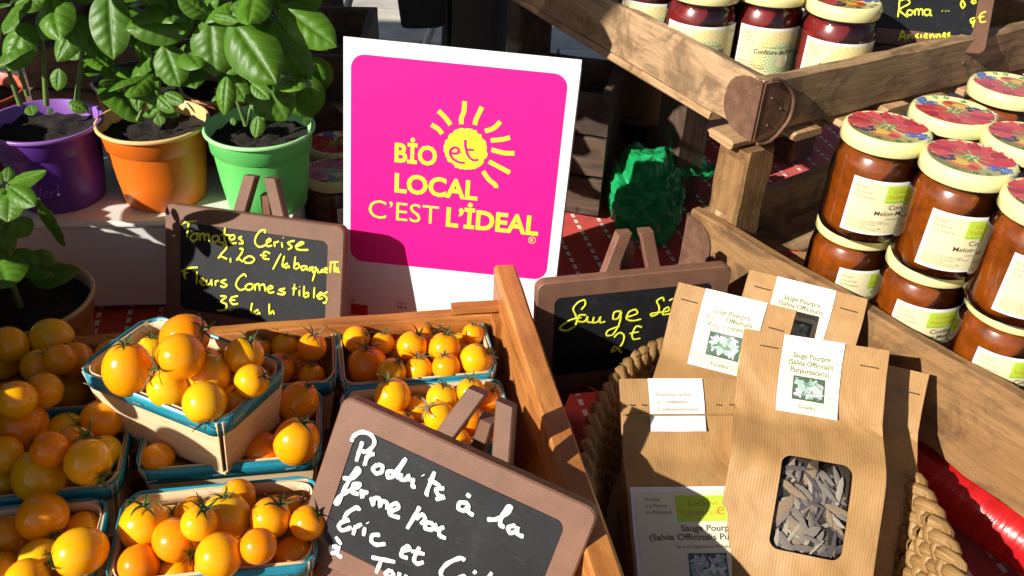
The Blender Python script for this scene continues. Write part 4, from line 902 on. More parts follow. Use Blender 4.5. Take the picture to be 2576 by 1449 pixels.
def sage_bag(label, topc, wdir, lean, W=.1, H=.2, D=.042, seed=1, window=None, roll=0):
    wd = V(wdir).normalized(); bk = V((-wd.y, wd.x, 0)); up = bk*math.sin(math.radians(lean))+Z*math.cos(math.radians(lean))
    if roll: wd, up = wd*math.cos(roll)+up*math.sin(roll), up*math.cos(roll)-wd*math.sin(roll)
    m4 = frame(V(topc)-up*H, wd, up); t = thing('sage_bag', label, 'paper bag', group='kraft paper bags of dried sage in the basket', mat=m4)
    g = Bag(W, H, D, seed)
    # back and folded sides
    b = B(); N = 22; L = []
    for j in range(N+1):
        tt = j/N; d = g.dep(tt); f0, f1 = g.front(0, tt), g.front(1, tt); pin = .012*sstep(.25, .8, tt)*(1-.3*sstep(.8, 1, tt))
        bk_ = [V(((.5-k/5)*W, d/2+.002*noise.noise(V((k*.6, tt*5, seed))), tt*H)) for k in range(6)]
        L.append([f1, V((f1.x-pin, (f1.y+bk_[0].y)/2, tt*H))]+bk_+[V((f0.x+pin, (f0.y+bk_[5].y)/2, tt*H)), f0])
    m = len(L[0]); ul = [0, .02, .04, .06, .08, .10, .12, .14, .16, .18]
    b.add([p for q in L for p in q], [(j*m+i, (j+1)*m+i, (j+1)*m+i+1, j*m+i+1) for j in range(N) for i in range(m-1)], 0, [(ul[i], H*j/N) for j in range(N+1) for i in range(m)])
    b.add([L[0][i] for i in range(m)], [tuple(range(m))], 0, [(p.x, p.y) for p in L[0]])
    part('back_panel', b, M_['kraft'], t, autos=50)
    b = B()
    if not window: b.grid(lambda u, v: g.front(u, v), 18, 40, 0, lambda u, v: (u*W, v*H))
    else:
        u0, u1, t0, t1 = window; cx, cy = (u0+u1)/2, (t0+t1)/2
        inn = [((cx*W+p[0])/W, (cy*H+p[1])/H) for p in rr((u1-u0)/2*W, (t1-t0)/2*H, .007, 9)]; dn = []
        for i, p in enumerate(inn):
            q = inn[(i+1) % len(inn)]; m_ = max(1, int(math.hypot((q[0]-p[0])*W, (q[1]-p[1])*H)/.0022)); dn += [(p[0]+(q[0]-p[0])*k/m_, p[1]+(q[1]-p[1])*k/m_) for k in range(m_)]
        inn = dn; n = len(inn); out = []
        for (u, v) in inn:
            du, dv = u-cx, v-cy; k = min((1-cx)/du if du > 1e-9 else 1e9, -cx/du if du < -1e-9 else 1e9, (1-cy)/dv if dv > 1e-9 else 1e9, -cy/dv if dv < -1e-9 else 1e9); out.append((cx+du*k, cy+dv*k))
        for cu, cv in ((0, 0), (1, 0), (1, 1), (0, 1)):
            i = min(range(n), key=lambda a: (out[a][0]-cu)**2+(out[a][1]-cv)**2); out[i] = (cu, cv)
        K_ = 30; vs = []; uvs = []
        for k in range(K_+1):
            for a in range(n+1):
                u = inn[a % n][0]*(1-k/K_)+out[a % n][0]*k/K_; v = inn[a % n][1]*(1-k/K_)+out[a % n][1]*k/K_; vs.append(g.front(u, v)); uvs.append((u*W, v*H))
        b.add(vs, [(k*(n+1)+a, k*(n+1)+a+1, (k+1)*(n+1)+a+1, (k+1)*(n+1)+a) for k in range(K_) for a in range(n)], 0, uvs)
    fp = part('front_panel', b, M_['kraft'], t)
    if window:
        b = B(); b.grid(lambda u, v: g.front(u0+(u1-u0)*u, t0+(t1-t0)*v, -.009), 6, 8); part('bag_shade_backing', b, M_['dark'], t)  # near-black sheet stands in for the shade between the dried leaves
        r = random.Random(5)
        ms = []
        for mm in ('sage', 'sage_b', 'sage_d', 'sage', 'sage_w', 'sage_d'):
            q = B(); cv = r.uniform(-.6, .6); rl = r.uniform(1.6, 3.6); tw = r.uniform(-1., 1.); wd_ = r.uniform(.24, .46)
            def lf(u, v):
                hw = wd_*math.sin(math.pi*min(1, v*.93+.05))**.7*(1+.12*math.sin(v*23+u*9)); an = (u-.5)*rl+tw*(v-.5); R2 = hw/rl
                return V((R2*math.sin(an), -R2*math.cos(an)+cv*.35*(v-.5)**2, v-.5+.04*math.sin(u*7)))
            q.grid(lf, 6, 10); ms.append(q.mesh('dried_leaf', M_[mm]))
        for k in range(105):
            u, v = r.uniform(u0+.03, u1-.03), r.uniform(t0+.02, t1-.035); p = g.front(u, v, -.0055-.004*r.random())
            o = put('dried_leaf', ms[r.randrange(6)], t); s = r.uniform(.012, .026); o.scale = (s*r.uniform(.6, 1.1), s*.28, s)
            o.rotation_euler = (r.uniform(-.12, .12), r.uniform(-1.2, 1.2) if r.random() < .7 else r.uniform(0, 6.3), r.uniform(-.3, .3)); o.location = p
        b = B(); b.grid(lambda u, v: g.front(u0+(u1-u0)*u, t0+(t1-t0)*v, -.0008), 8, 10); part('window_film', b, M_['film'], t)
    return t, g
def top_label(t, g, u0, u1, t0, name='top_label', kind='sage'):
    W, H = g.W, g.H
    def fn(u, v, h):
        p = g.front(u/W, min(v/H, 1), .0011+h); 
        if v/H < t0+.06: p.y -= .0018*(1-(v/H-t0)/.06)
        return p
    pr = Print(fn, .00012); a, c, z0 = u0*W, u1*W, t0*H; mid = (a+c)/2; ink = (.05, .07, .03); w = c-a
    def sheet(x0, y0, x1, y1, col, ly, nx=10, ny=34):
        for k in range(ny): pr.rect(x0, y0+(y1-y0)*k/ny, x1, y0+(y1-y0)*(k+1)/ny, col, ly, nx)
    sheet(a, z0, c, H, (.84, .83, .80), 0)
    if kind == 'sage':
        sheet(a+w*.05, z0+.003, c-w*.05, H-.0005, (.80, .76, .52), 1); zc = z0+(H-z0)*.72
        pr.ctext('Sauge Pourpre', mid, zc+.0002, .0040, ink, 3, w=w*.62, bold=.01); pr.ctext('(Salvia Officinalis', mid, zc-.0054, .0040, ink, 3, w=w*.74, bold=.01); pr.ctext('Purpurescens)', mid, zc-.0110, .0040, ink, 3, w=w*.64, bold=.01)
        pr.photo(mid-w*.26, z0+(H-z0)*.18, mid+w*.27, z0+(H-z0)*.49, 3, seed=g.seed); pr.ctext('Feuilles', mid, z0+.0042, .0028, ink, 3, w=w*.28, slant=.15)
    else:
        br = (.42, .28, .12)
        for k, s in enumerate(('Ramass\u00e9 s\u00e9ch\u00e9', 'et Conditionn\u00e9', 'Traditionnellement')): pr.text(s, a+w*.13, z0+(H-z0)*.66-.0055*k, .0027, br, 3, w=w*(.62, .56, .74)[k])
    part(name, pr.b, M_['print'], t)
def staples(t, g, ls):
    for (u, v, l) in ls:
        b = B(); p, q = g.front(u, v, .0008), g.front(u+l, v-.002, .0008); b.tube([p, p.lerp(q, .5), q], .00055, 6); part('staple', b, M_['metal'], t)
# front bag with its window
t, g = sage_bag('front kraft paper bag with a window full of dried sage leaves', (.2325, .543, .162), (.963, -.27, 0), 46, .106, .205, .056, 1, (.335, .79, .235, .555), .06)
top_label(t, g, .285, .70, .715); staples(t, g, ((.13, .945, .12), (.82, .93, .12)))
# left bag with the big printed label
t, g = sage_bag('left kraft paper bag with a large printed label and a string-like fold at the top', (.141, .527, .13), (.993, .085, 0), 50, .112, .2, .036, 2)
top_label(t, g, .185, .56, .80, 'top_label', 'note'); staples(t, g, ((.05, .90, .035), (.13, .90, .03), (.64, .90, .035), (.73, .90, .03)))
b = B(); b.tube([g.front(u/16, .862, .0012) for u in range(17)], .0009, 6); part('fold_wire', b, M_['kraft'], t)
def fl(u, v, h): return g.front(u/g.W, v/g.H, .0012+h)
pr = Print(fl, .00012); a, c, z0, z1 = .002, .1085, .022, .595*.2; ink = (.05, .05, .03)
for k in range(30): pr.rect(a, z0+(z1-z0)*k/30, c, z0+(z1-z0)*(k+1)/30, (.82, .81, .80), 0, 16); pr.rect(a+.003, z0+(z1-.003-z0)*k/30, c-.003, z0+(z1-.003-z0)*(k+1)/30, (.78, .72, .50), 1, 16)
for k in range(6): pr.rect(.034, z1-.0245+.003*k, .078, z1-.0245+.003*(k+1), (.46, .66, .03), 2, 8)
for k, s in enumerate(('Produit', '\u00e0 la Ferme', 'en Provence')): pr.text(s, .012, z1-.010-.0045*k, .0026, (.2, .15, .1), 3, slant=.1)
pr.text('LeGavi', .043, z1-.0135, .0036, (.60, .20, .01), 3, w=.02); pr.text('Valjancell', .036, z1-.0200, .0040, (.60, .20, .01), 3, w=.027); pr.text('e', .0625, z1-.0200, .0085, (.60, .20, .01), 3.3)
for k, s in enumerate(('Les Jardins et', 'Cl\u00e9a Vergers', 'Chemin des', 'Paluds', '83170 Tourves')): pr.text(s, .081, z1-.009-.0042*k, .0018, (.25, .18, .1), 3)
pr.text('Sauge Pourpre*', .036, z1-.0310, .0042, ink, 3, bold=.012, w=.043); pr.text('(Salvia Officinalis Purpurescens)', .013, z1-.0370, .0042, ink, 3, bold=.012, w=.090)
pr.text('*Issus de l\u2019Agriculture Biologique', .030, z1-.0425, .0022, (.2, .15, .1), 3, slant=.15)
pr.photo(.039, z1-.064, .066, z1-.046, 3, 9); pr.text('Poids Net 20g', .083, z1-.0665, .0026, ink, 3)
pr.rect(.071, z1-.0795, .083, z1-.0695, (.05, .45, .10), 3); pr.text('AB', .0725, z1-.0775, .0055, (.85, .88, .8), 4, w=.009); pr.rect(.084, z1-.0815, .103, z1-.0670, (.08, .50, .10), 3)
for k in range(8): q = k*.785; pr.ell(.0935+.0050*math.cos(q), z1-.0742+.0036*math.sin(q), .0007, .0007, (.9, .9, .85), 4, 0, 6)
for k, s in enumerate(('Conserver au sec dans son emballage', '\u00e0 consommer de pr\u00e9f\u00e9rence avant le : 06', 'FR-BIO-01 FRANCE')): pr.text(s, .008, z1-.0725-.0038*k, .0019, (.2, .15, .1), 3)
part('printed_label', pr.b, M_['print'], t)
t, g = sage_bag('back left kraft sage bag, its white label lit by the sun', (.184, .602, .158), (.943, -.33, 0), 44, .096, .19, .04, 3)
top_label(t, g, .24, .76, .66); staples(t, g, ((.06, .93, .14), (.82, .90, .12)))
t, g = sage_bag('back right kraft sage bag leaning on the crate board', (.250, .634, .153), (.93, -.365, 0), 44, .098, .19, .04, 4)
top_label(t, g, .24, .74, .66); staples(t, g, ((.07, .93, .14), (.80, .93, .14)))
t, g = sage_bag('rightmost kraft sage bag, half hidden behind the windowed one', (.281, .560, .133), (.953, -.30, 0), 40, .1, .17, .04, 5)
top_label(t, g, .22, .62, .60); staples(t, g, ((.80, .90, .16),))

# ------------------------------------------------------------------ straw basket of plaited rows
BC = V((.186, .440, 0))
t = thing('straw_basket', 'oval basket of plaited straw holding the sage bags', 'basket', tuple(BC))
def braid(a, bb, z, rad, name, lump=.0062, turns=44, seed=0):
    r = random.Random(seed)
    for s in range(3):
        q = B(); n = turns*7; pts = []; rs = []
        for i in range(n+1):
            th = 2*math.pi*i/n; ph = th*turns/2*1.0+s*2*math.pi/3
            ox = math.sin(ph)*rad; oz = math.sin(2*ph)*rad*.5; up = math.cos(ph*1.0)*rad*.25
            ca, sa = math.cos(th), math.sin(th)
            pts.append(BC+V(((a+oz)*ca, (bb+oz)*sa, z+ox+up))); rs.append(lump*(.86+.3*abs(math.cos(ph))+r.uniform(-.05, .05)))
        q.tube(pts, rs, 7, cap=False); part(name, q, M_['straw'], t, world=True)
for k in range(6): braid(.112+.0025*k, .193+.0025*k, .010+.0137*k, .0066, 'plaited_row' if k < 5 else 'plaited_rim', .0048+.0005*(k == 5), 56, k)
b = B(); n = 40; b.add([BC+V((.112*math.cos(2*math.pi*i/n), .193*math.sin(2*math.pi*i/n), .006)) for i in range(n)], [tuple(range(n))]); part('base', b, M_['straw'], t, world=True)
r = random.Random(11)
for k in range(40):
    th = r.uniform(1.7, 4.6); p = BC+V((.126*math.cos(th), .207*math.sin(th), r.uniform(.05, .095))); d = V((r.uniform(-1, .3), r.uniform(-.6, .6), r.uniform(-.3, 1))).normalized()*r.uniform(.006, .016)
    b = B(); b.tube([p, p+d*.5+V((0, 0, .001)), p+d], [.0006, .0005, .0002], 4); part('loose_straw', b, M_['straw'], t, world=True)

# ------------------------------------------------------------------ potted basil
def leaf_mesh(seed):
    r = random.Random(seed); nx, ny = 18, 26; b = B(); bend = r.uniform(.16, .42); cup = r.uniform(.02, .16); tw = r.uniform(-.12, .12)
    def f(u, v):
        wv = max(.012, math.sin(math.pi*min(1, v)**.95)**.60*(1-.10*v)) if 0 < v < 1 else .012
        if v > .86: wv *= 1-.35*((v-.86)/.14)
        sg = 1 if u > .5 else -1; a = abs(u-.5)*2; x = (u-.5)*wv
        ph = 5.6*(v-.42*(abs(x)*1.0)**.9)+.5*(sg > 0)*.35
        d = abs((ph % 1)-.5)*2                                     # 0 on a side vein, 1 between two veins
        env = math.sin(math.pi*min(1, max(0, v)))**.5
        z = -bend*(v-.3)**2 - cup*a*a*wv*1.1 + .030*env*(d**.7)*math.sin(math.pi*min(1, a*.92+.05)) - .05*env*(1-a)**9*wv + .012*math.sin(v*11+seed*2+u*4)*a + tw*x*(v-.4)
        return V((x, v, z))
    b.grid(f, nx, ny, 0, lambda u, v: (.5+(u-.5)*max(.1, math.sin(math.pi*min(1, v*.98+.01))**.6), v)); return b.mesh('leaf', M_['leaf'], merge=False)
LM = [leaf_mesh(i) for i in range(6)]
def add_leaf(t, Bp, Tp, wd, hint=None, k=0, roll=0.):
    """leaf from stalk point to tip, wd wide, blade facing the light and the viewer"""
    Y = Tp-Bp; L = Y.length; Y = Y/L; mid = (Bp+Tp)/2
    nrm = hint or ((EYE-mid).normalized()*.9+Z*.55-SUNDIR*.35)
    X = Y.cross(nrm).normalized(); N_ = X.cross(Y).normalized()
    if roll: X, N_ = X*math.cos(roll)+N_*math.sin(roll), N_*math.cos(roll)-X*math.sin(roll)
    m = Matrix.Identity(4)
    for i in range(3): m[i][0] = X[i]*wd*1.06; m[i][1] = Y[i]*L; m[i][2] = N_[i]*L*.9; m[i][3] = Bp[i]
    o = put('leaf', LM[k % 6], t); o.matrix_basis = t.matrix_basis.inverted() @ m; return o
def pot(label, x, y, z, col, R=.0545, H=.085, group='potted basil plants', bot=.74, soil=.014):
    t = thing('potted_basil', label, 'potted plant', (x, y, z), 0, group)
    k = R
    prof = [(.001, .001), (k*bot*.93, 0), (k*bot, .002), (k*(bot+.07), H*.35), (k*(bot+.13), H*.72), (k*(bot+.135), H*.735), (k*(bot+.175), H*.755), (k*.935, H*.955), (k*.94, H*.965)]
    b = B(); b.lathe(prof, 48); part('pot', b, M_['pot_'+col], t)
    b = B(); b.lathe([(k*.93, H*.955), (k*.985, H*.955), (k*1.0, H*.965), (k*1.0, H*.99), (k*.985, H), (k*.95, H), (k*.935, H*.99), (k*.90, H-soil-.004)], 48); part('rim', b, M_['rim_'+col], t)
    b = B()
    def sf(u, v): a = u*2*math.pi; q = k*.915*v; return V((q*math.cos(a), q*math.sin(a), H-soil+.0035*noise.noise(V((q*math.cos(a)*90, q*math.sin(a)*90, x)))+.002*noise.noise(V((q*math.cos(a)*300, q*math.sin(a)*300, x)))))
    b.grid(sf, 48, 14); part('soil', b, M_['soil'], t); return t
def stem(t, pts, r0=.0024, r1=.0012):
    b = B(); n = len(pts); b.tube(pts, [r0+(r1-r0)*i/(n-1) for i in range(n)], 7); part('stem', b, M_['stem'], t, world=True)
def C1(x, y, Y, crop=1):     # points read in zoomed pictures, placed on the upright plane y = Y
    return aty(x/2.910, (y/2.910) if crop == 1 else (y/2.4154+500)/1.205, Y)
def leaves(t, Y0, txt, crop=1, s0=0):
    for i, ln in enumerate(txt.strip().split('\n')):
        q = [float(a) for a in ln.split()]; Bp = C1(q[0], q[1], Y0+q[5], crop); Tp = C1(q[2], q[3], Y0+q[6], crop)
        d = (Bp-EYE).dot(CF); add_leaf(t, Bp, Tp, q[4]/2.91/FOC*d, k=i+s0, roll=(q[7] if len(q) > 7 else 0))
def filler(t, c, n, seed, rx=.07, rz=.06, size=(.03, .06), sunny=0.):
    r = random.Random(seed)
    for k in range(n):
        a = r.uniform(0, 6.28); q = r.uniform(.2, 1)*rx; p = V(c)+V((q*.3*math.cos(a), q*.3*math.sin(a), r.uniform(-1, .9)*rz)); L = r.uniform(*size)
        d = V((math.cos(a), math.sin(a), r.uniform(-.5, .35))).normalized(); add_leaf(t, p+d*q*.4, p+d*(q*.4+L), L*r.uniform(.55, .72), hint=Z+d*.3+V((r.uniform(-.4, .4), r.uniform(-.4, .4), 0))-SUNDIR*sunny, k=k+seed)
GP = (-.2595, .812, .105); OP = (-.3655, .812, .105); PP = (-.4665, .797, .105)
b = B(); b.box((0, 0, 0), (1, 1, 1))
# white box the pots stand on
t = thing('white_box', 'white plastic box with the basil pots standing on its lid', 'box', (-.47, .74, 0), math.radians(8))
b = B(); b.plank((-.30, .10, .0515), (.2445, .10, .0515), (0, 0, .101), (0, .196, 0), c=.004, n=4, jit=.0002); part('body', b, M_['cream_plastic'], t)
b = B(); b.plank((-.302, .10, .102), (.2465, .10, .102), (0, .203, 0), (0, 0, .008), c=.003, n=4, jit=.0002); part('lid', b, M_['cream_plastic'], t)
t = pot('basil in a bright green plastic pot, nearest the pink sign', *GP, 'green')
leaves(t, .80, '''1540 120 1560 545 335 .0 -.03
1690 140 2010 590 390 -.02 -.06
2000 150 2275 570 240 .0 -.02
2040 30 2460 325 300 .01 -.01
1965 60 1660 70 190 .01 .0
1535 115 1310 -30 170 .0 -.01
1530 105 1725 135 95 -.015 -.03
1600 60 1560 -60 120 .02 .02
1660 555 1625 835 150 -.03 -.05
1690 560 1810 745 150 -.01 -.02
1840 610 1970 720 110 -.02 -.03
1890 530 2090 875 350 .0 -.02
2230 540 2290 870 230 .02 .02
1890 850 1865 1012 110 -.03 -.04
1700 860 1715 915 50 -.02 -.025
1900 880 1950 945 50 -.02 -.025
2230 860 2265 915 60 -.02 -.02
1770 465 1655 530 90 -.01 -.02
1870 520 1830 600 80 -.01 -.02
2010 60 1990 -90 170 .02 .02
1900 20 1850 -120 200 .02 .03
2150 60 2350 -60 200 .02 .03
2060 480 2260 700 240 .02 .03
1700 380 1560 640 220 .03 .04
2300 420 2380 690 200 .03 .04
2100 600 2300 860 220 .03 .03''')
stem(t, [C1(1800, 920, .80), C1(1740, 750, .80), C1(1660, 560, .79)]); stem(t, [C1(1925, 890, .80), C1(1955, 780, .80), C1(1880, 520, .80), C1(1720, 130, .80), C1(1540, 110, .8)], .003); stem(t, [C1(1955, 780, .80), C1(2010, 600, .81), C1(2030, 150, .81), C1(2000, 40, .82)]); stem(t, [C1(1800, 920, .80), C1(1860, 700, .81), C1(1870, 540, .81)])
filler(t, (-.25, .835, .30), 14, 31); filler(t, (-.25, .80, .415), 26, 33, .09, .035, (.05, .075), 1.5)
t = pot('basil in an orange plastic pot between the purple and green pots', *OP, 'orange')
leaves(t, .805, '''1430 125 915 165 330 .0 -.03
1200 320 1310 630 250 -.01 -.03
1020 300 1075 505 110 .0 .01
1010 575 1000 808 130 -.02 -.04
1160 590 1010 735 120 -.02 -.04
1140 660 1090 800 90 -.03 -.04
1140 690 1262 800 120 -.03 -.045
1200 680 1340 745 105 -.03 -.04
1160 845 1172 920 85 -.03 -.035
1160 800 1030 840 70 -.03 -.03
1190 830 1310 835 60 -.02 -.02
1400 500 1360 640 100 .01 .01
1180 560 1310 590 90 -.01 -.02
1110 320 1130 520 120 .02 .02
1000 -20 1200 -140 260 .01 .02
1430 100 1560 -40 170 .02 .0
1400 330 1330 560 190 .03 .03''', s0=2)
stem(t, [C1(1170, 890, .80), C1(1165, 700, .80), C1(1160, 450, .80), C1(1420, 130, .80)], .003); stem(t, [C1(1010, 880, .80), C1(1050, 780, .80), C1(1010, 580, .79)]); stem(t, [C1(1165, 560, .8), C1(1080, 320, .81)])
filler(t, (-.345, .84, .295), 16, 41); filler(t, (-.355, .81, .415), 22, 43, .09, .035, (.05, .075), 1.)
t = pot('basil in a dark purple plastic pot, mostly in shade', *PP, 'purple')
leaves(t, .80, '''790 -70 815 430 300 .0 -.03
610 240 825 510 150 .02 .02
610 100 390 430 215 .0 -.03
390 10 295 295 200 .01 -.01
210 160 30 500 250 .0 -.03
430 500 415 665 120 -.01 -.02
215 770 240 838 95 -.02 -.03
880 600 735 600 95 .02 .0
500 745 645 810 100 .0 .0
340 -20 490 110 120 .03 .03
100 30 320 -20 150 .03 .03
350 800 385 825 50 -.02 -.02
560 20 640 -120 200 .02 .03
-60 120 -140 330 200 .0 .0''', s0=4)
stem(t, [C1(150, 770, .80), C1(105, 650, .80), C1(50, 480, .80), C1(180, 180, .8)], .0028); stem(t, [C1(340, 770, .80), C1(325, 550, .80), C1(310, 280, .80), C1(400, 20, .8)], .0028); stem(t, [C1(200, 700, .81), C1(160, 560, .81), C1(130, 480, .81)]); stem(t, [C1(560, 760, .82), C1(600, 420, .82), C1(620, 230, .82), C1(760, -60, .82)], .003)
filler(t, (-.45, .845, .29), 24, 51); filler(t, (-.46, .80, .41), 20, 53, .09, .035, (.05, .075), 1.)
def pot_writing(t, x, y, z, r_, lines):
    b = B()
    for st in lines.split('|'):
        q = [float(a) for a in st.split()]; pts = []
        for i in range(0, len(q), 2):
            px, py = q[i]/2.4154/1.205, (q[i+1]/2.4154+500)/1.205; d = ray(px, py); o = EYE-V((x, y, 0)); A = d.x*d.x+d.y*d.y; Bq = 2*(o.x*d.x+o.y*d.y); Cq = o.x*o.x+o.y*o.y-r_*r_; D = max(0, Bq*Bq-4*A*Cq); p = EYE+d*((-Bq-math.sqrt(D))/2/A); pts.append(p)
        b.tube(pts if len(pts) > 2 else [pts[0], (pts[0]+pts[1])/2, pts[1]], .0006, 5)
    return part('handwriting', b, M_['rim_purple'] if r_ < .047 else M_['faint'], t, world=True)
M_['faint'] = plain('faint felt pen', (.36, .55, .38), .5)
pot_writing(t, PP[0], PP[1], 0, .0465, '300 170 292 235 272 242|325 215 350 205 340 190 320 205 325 235 352 235|370 195 372 235 375 205 397 195|425 145 425 225 442 215|400 185 455 180|265 92 285 100 305 95')
t = pot('basil in a tan pot at the left edge, in front of the white box', -.432, .632, .0, 'tan', .060, .096)
leaves(t, .64, '''50 130 295 25 120 .0 -.02
50 120 55 5 100 .01 .02
55 150 240 285 165 -.01 -.03
75 205 50 410 200 -.01 -.03
290 255 545 600 85 .0 .02 .9
100 400 220 520 180 .0 .0
0 430 60 660 160 .0 -.01
230 640 410 740 150 .02 .02
100 620 260 780 180 .01 .0
20 130 -110 60 130 .0 .0
30 160 -120 300 170 .0 -.02''', 2, 1)
stem(t, [V((-.435, .63, .085)), V((-.44, .635, .15)), C1(60, 140, .64, 2)], .003); stem(t, [C1(60, 300, .64, 2), C1(180, 220, .64, 2), C1(295, 258, .64, 2)], .0016)
filler(t, (-.45, .64, .15), 12, 61, .06, .05)
t = pot('empty-looking brown pot half hidden behind the orange and green pots', -.318, .915, .105, 'brown'); filler(t, (-.318, .92, .27), 10, 71)
t = pot('red pot at the left edge behind the purple one', -.575, .86, .105, 'red'); filler(t, (-.585, .88, .27), 12, 81); filler(t, (-.55, .93, .33), 26, 83, .10, .07, (.05, .075), .6)
t = pot('dark pot in the shade behind the purple and orange pots', -.415, .92, .105, 'black'); filler(t, (-.42, .93, .26), 14, 91)
# unseen basil pots, added left of the crate to shade the tomatoes
for k, (x, y, zb, ch) in enumerate(((-.500, .330, .0, .188), (-.520, .405, .0, .192), (-.585, .48, .0, .18), (-.60, .575, .0, .18), (-.745, .655, .0, .25))):
    t = pot('unseen basil in a %s pot, added left of the tomato crate to shade it' % ('purple', 'orange', 'green', 'tan', 'red')[k], x, y, zb, ('purple', 'orange', 'green', 'tan', 'red')[k], .058, .095, 'added basil pots that shade the crate')
    filler(t, (x, y, ch), 90, 100+k, .095, .058 if k < 2 else .075, (.045, .07), 2.); stem(t, [V((x, y, .08)), V((x+.005, y, ch+.04))], .003)
# ------------------------------------------------------------------ other things on the table
# bottle
t = thing('wine_bottle', 'dark bottle with a brown label under the upper crate', 'bottle', (.168, 1.20, 0))
b = B(); b.lathe([(.001, .004), (.033, .0), (.037, .004), (.038, .01), (.038, .17), (.036, .19), (.024, .22), (.015, .24), (.0135, .26), (.0135, .295), (.0155, .296), (.0155, .305), (.001, .305)], 40); part('glass', b, M_['bottle'], t)
pr = Print(lambda u, v, h: V(((.0384+h)*math.sin(u/.038), -(.0384+h)*math.cos(u/.038), v)))
for k in range(1): pr.rect(-.045, .062, .045, .15, (.16, .075, .02), 1, 20); pr.rect(-.03, .07, .0, .074, (.06, .03, .01), 2, 8); pr.rect(-.035, .082, .02, .084, (.06, .03, .01), 2, 8); pr.text('75 cl', .012, .068, .005, (.05, .03, .01), 2)
part('label', pr.b, M_['print'], t)
# green plastic bag: a crumpled sack with a loose flap
b = B(); GC = V((.166, 1.015, 0))
def sack(u, v):
    a = u*2*math.pi; f = v*math.pi/2; cz, sz = max(0, math.cos(f)), math.sin(f); q0 = V((math.cos(a)*cz, math.sin(a)*cz, sz))
    n1 = noise.noise(q0*1.3+V((2, 0, 1))); n3 = abs(noise.noise(q0*2.6+V((0, 7, 2)))); n4 = abs(noise.noise(q0*6.5+V((3, 1, 2)))); n5 = abs(noise.noise(V((a*1.5, sz*1.2, 4))))
    k = 1+.20*n1-(.42*n3+.20*n4)*(.35+.65*cz)+.08*n5
    q = .046*cz**.55*k; return GC+V((q*math.cos(a)*1.05, q*math.sin(a)*1.6, max(0, .088*sz**.8*k-.006)))
b.grid(sack, 90, 36)
def flap(u, v):
    p = GC+V((.025+.12*u, .045+.03*u-.06*(v-.5), .068-.04*u+.016*math.sin(u*7+v*3)+.012*noise.noise(V((u*5, v*5, 1)))+.012*abs(noise.noise(V((u*9, v*7, 4))))))
    return p
b.grid(flap, 26, 14)
single('plastic_bag', b, M_['plastic'], 'crumpled green plastic bag lying on the red cloth behind the sign', 'plastic bag', smooth=True)
# marker pen
t = thing('marker_pen', 'yellow marker pen with a black cap lying left of the green bag', 'pen', (.118, 1.085, .008), math.radians(105))
b = B(); b.tube([(-.05, 0, 0), (.0, 0, 0)], .0078, 14); part('barrel', b, M_['yellow_plastic'], t, autos=40)
b = B(); b.tube([(0, 0, 0), (.034, 0, 0), (.037, 0, 0)], [.0083, .008, .005], 14); part('cap', b, M_['black_plastic'], t, autos=40)
# red wrapped roll under the lower crate
t = thing('film_roll', 'glossy red film-wrapped roll lying under the crate board, bottom right', 'roll', (.398, .498, .027), math.atan2(A1.y, A1.x))
b = B(); n = 20; prof = [(-.085, .0), (-.085, .021), (-.082, .024)]+[(-.08+.16*i/n, .0255+.0005*math.sin(i*2.3)) for i in range(n+1)]+[(.082, .024), (.085, .021), (.085, 0)]
vs = []; S = 40
for x, r_ in prof:
    for a in range(S): an = 2*math.pi*a/S; vs.append(V((x, r_*math.cos(an), r_*math.sin(an)+.0)))
b.add(vs, [(i*S+a, i*S+(a+1) % S, (i+1)*S+(a+1) % S, (i+1)*S+a) for i in range(len(prof)-1) for a in range(S)]); part('roll', b, M_['red_film'], t, merge=True)
# card and red tape lying in the lower crate
b = B(); b.plank(P_(.055, .03, .1025), P_(.10, .10, .1045), tuple(A1*.05), (0, 0, .003), n=3); single('cardboard_piece', b, M_['kraft'], 'piece of brown cardboard on the floor of the jam crate', 'cardboard')
b = B(); b.grid(lambda u, v: P_(.045+.012*u+.02*v, .02+.07*v, .1075+.002*math.sin(v*5)), 2, 8); single('paper_strip', b, M_['red_film'], 'small strip of red paper beside the lower left jam jar', 'paper strip')
# old crate behind the sign and one behind the basil
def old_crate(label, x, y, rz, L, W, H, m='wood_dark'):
    t = thing('wooden_crate', label, 'crate', (x, y, 0), rz)
    for k in range(3):
        z = H*(k+.5)/3
        for nm, p0, p1, tv in (('side_board', (-L/2, -W/2, z), (L/2, -W/2, z), (0, .012, 0)), ('side_board', (-L/2, W/2, z), (L/2, W/2, z), (0, .012, 0)), ('end_board', (-L/2+.006, -W/2+.006, z), (-L/2+.006, W/2-.006, z), (.012, 0, 0)), ('end_board', (L/2-.006, -W/2+.006, z), (L/2-.006, W/2-.006, z), (.012, 0, 0))):
            b = B(); b.plank(p0, p1, (0, 0, H/3-.004), tv, n=6, seed=int(z*900)+int(abs(x)*77)); part(nm, b, M_[m], t)
    return t
old_crate('old wooden crate with boards darkened for shade, right behind the pink sign', .055, 1.08, math.radians(-12), .13, .12, .165, 'wood_dark')  # darker wood carries the shade behind the sign in its colour
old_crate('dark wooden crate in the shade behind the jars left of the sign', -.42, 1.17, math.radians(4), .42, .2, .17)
old_crate('big dark wooden crate added behind the basil as a dark backdrop, far left', -1.0, 1.27, math.radians(-3), .62, .16, .36)  # invented crate, added to keep the gaps behind the basil dark
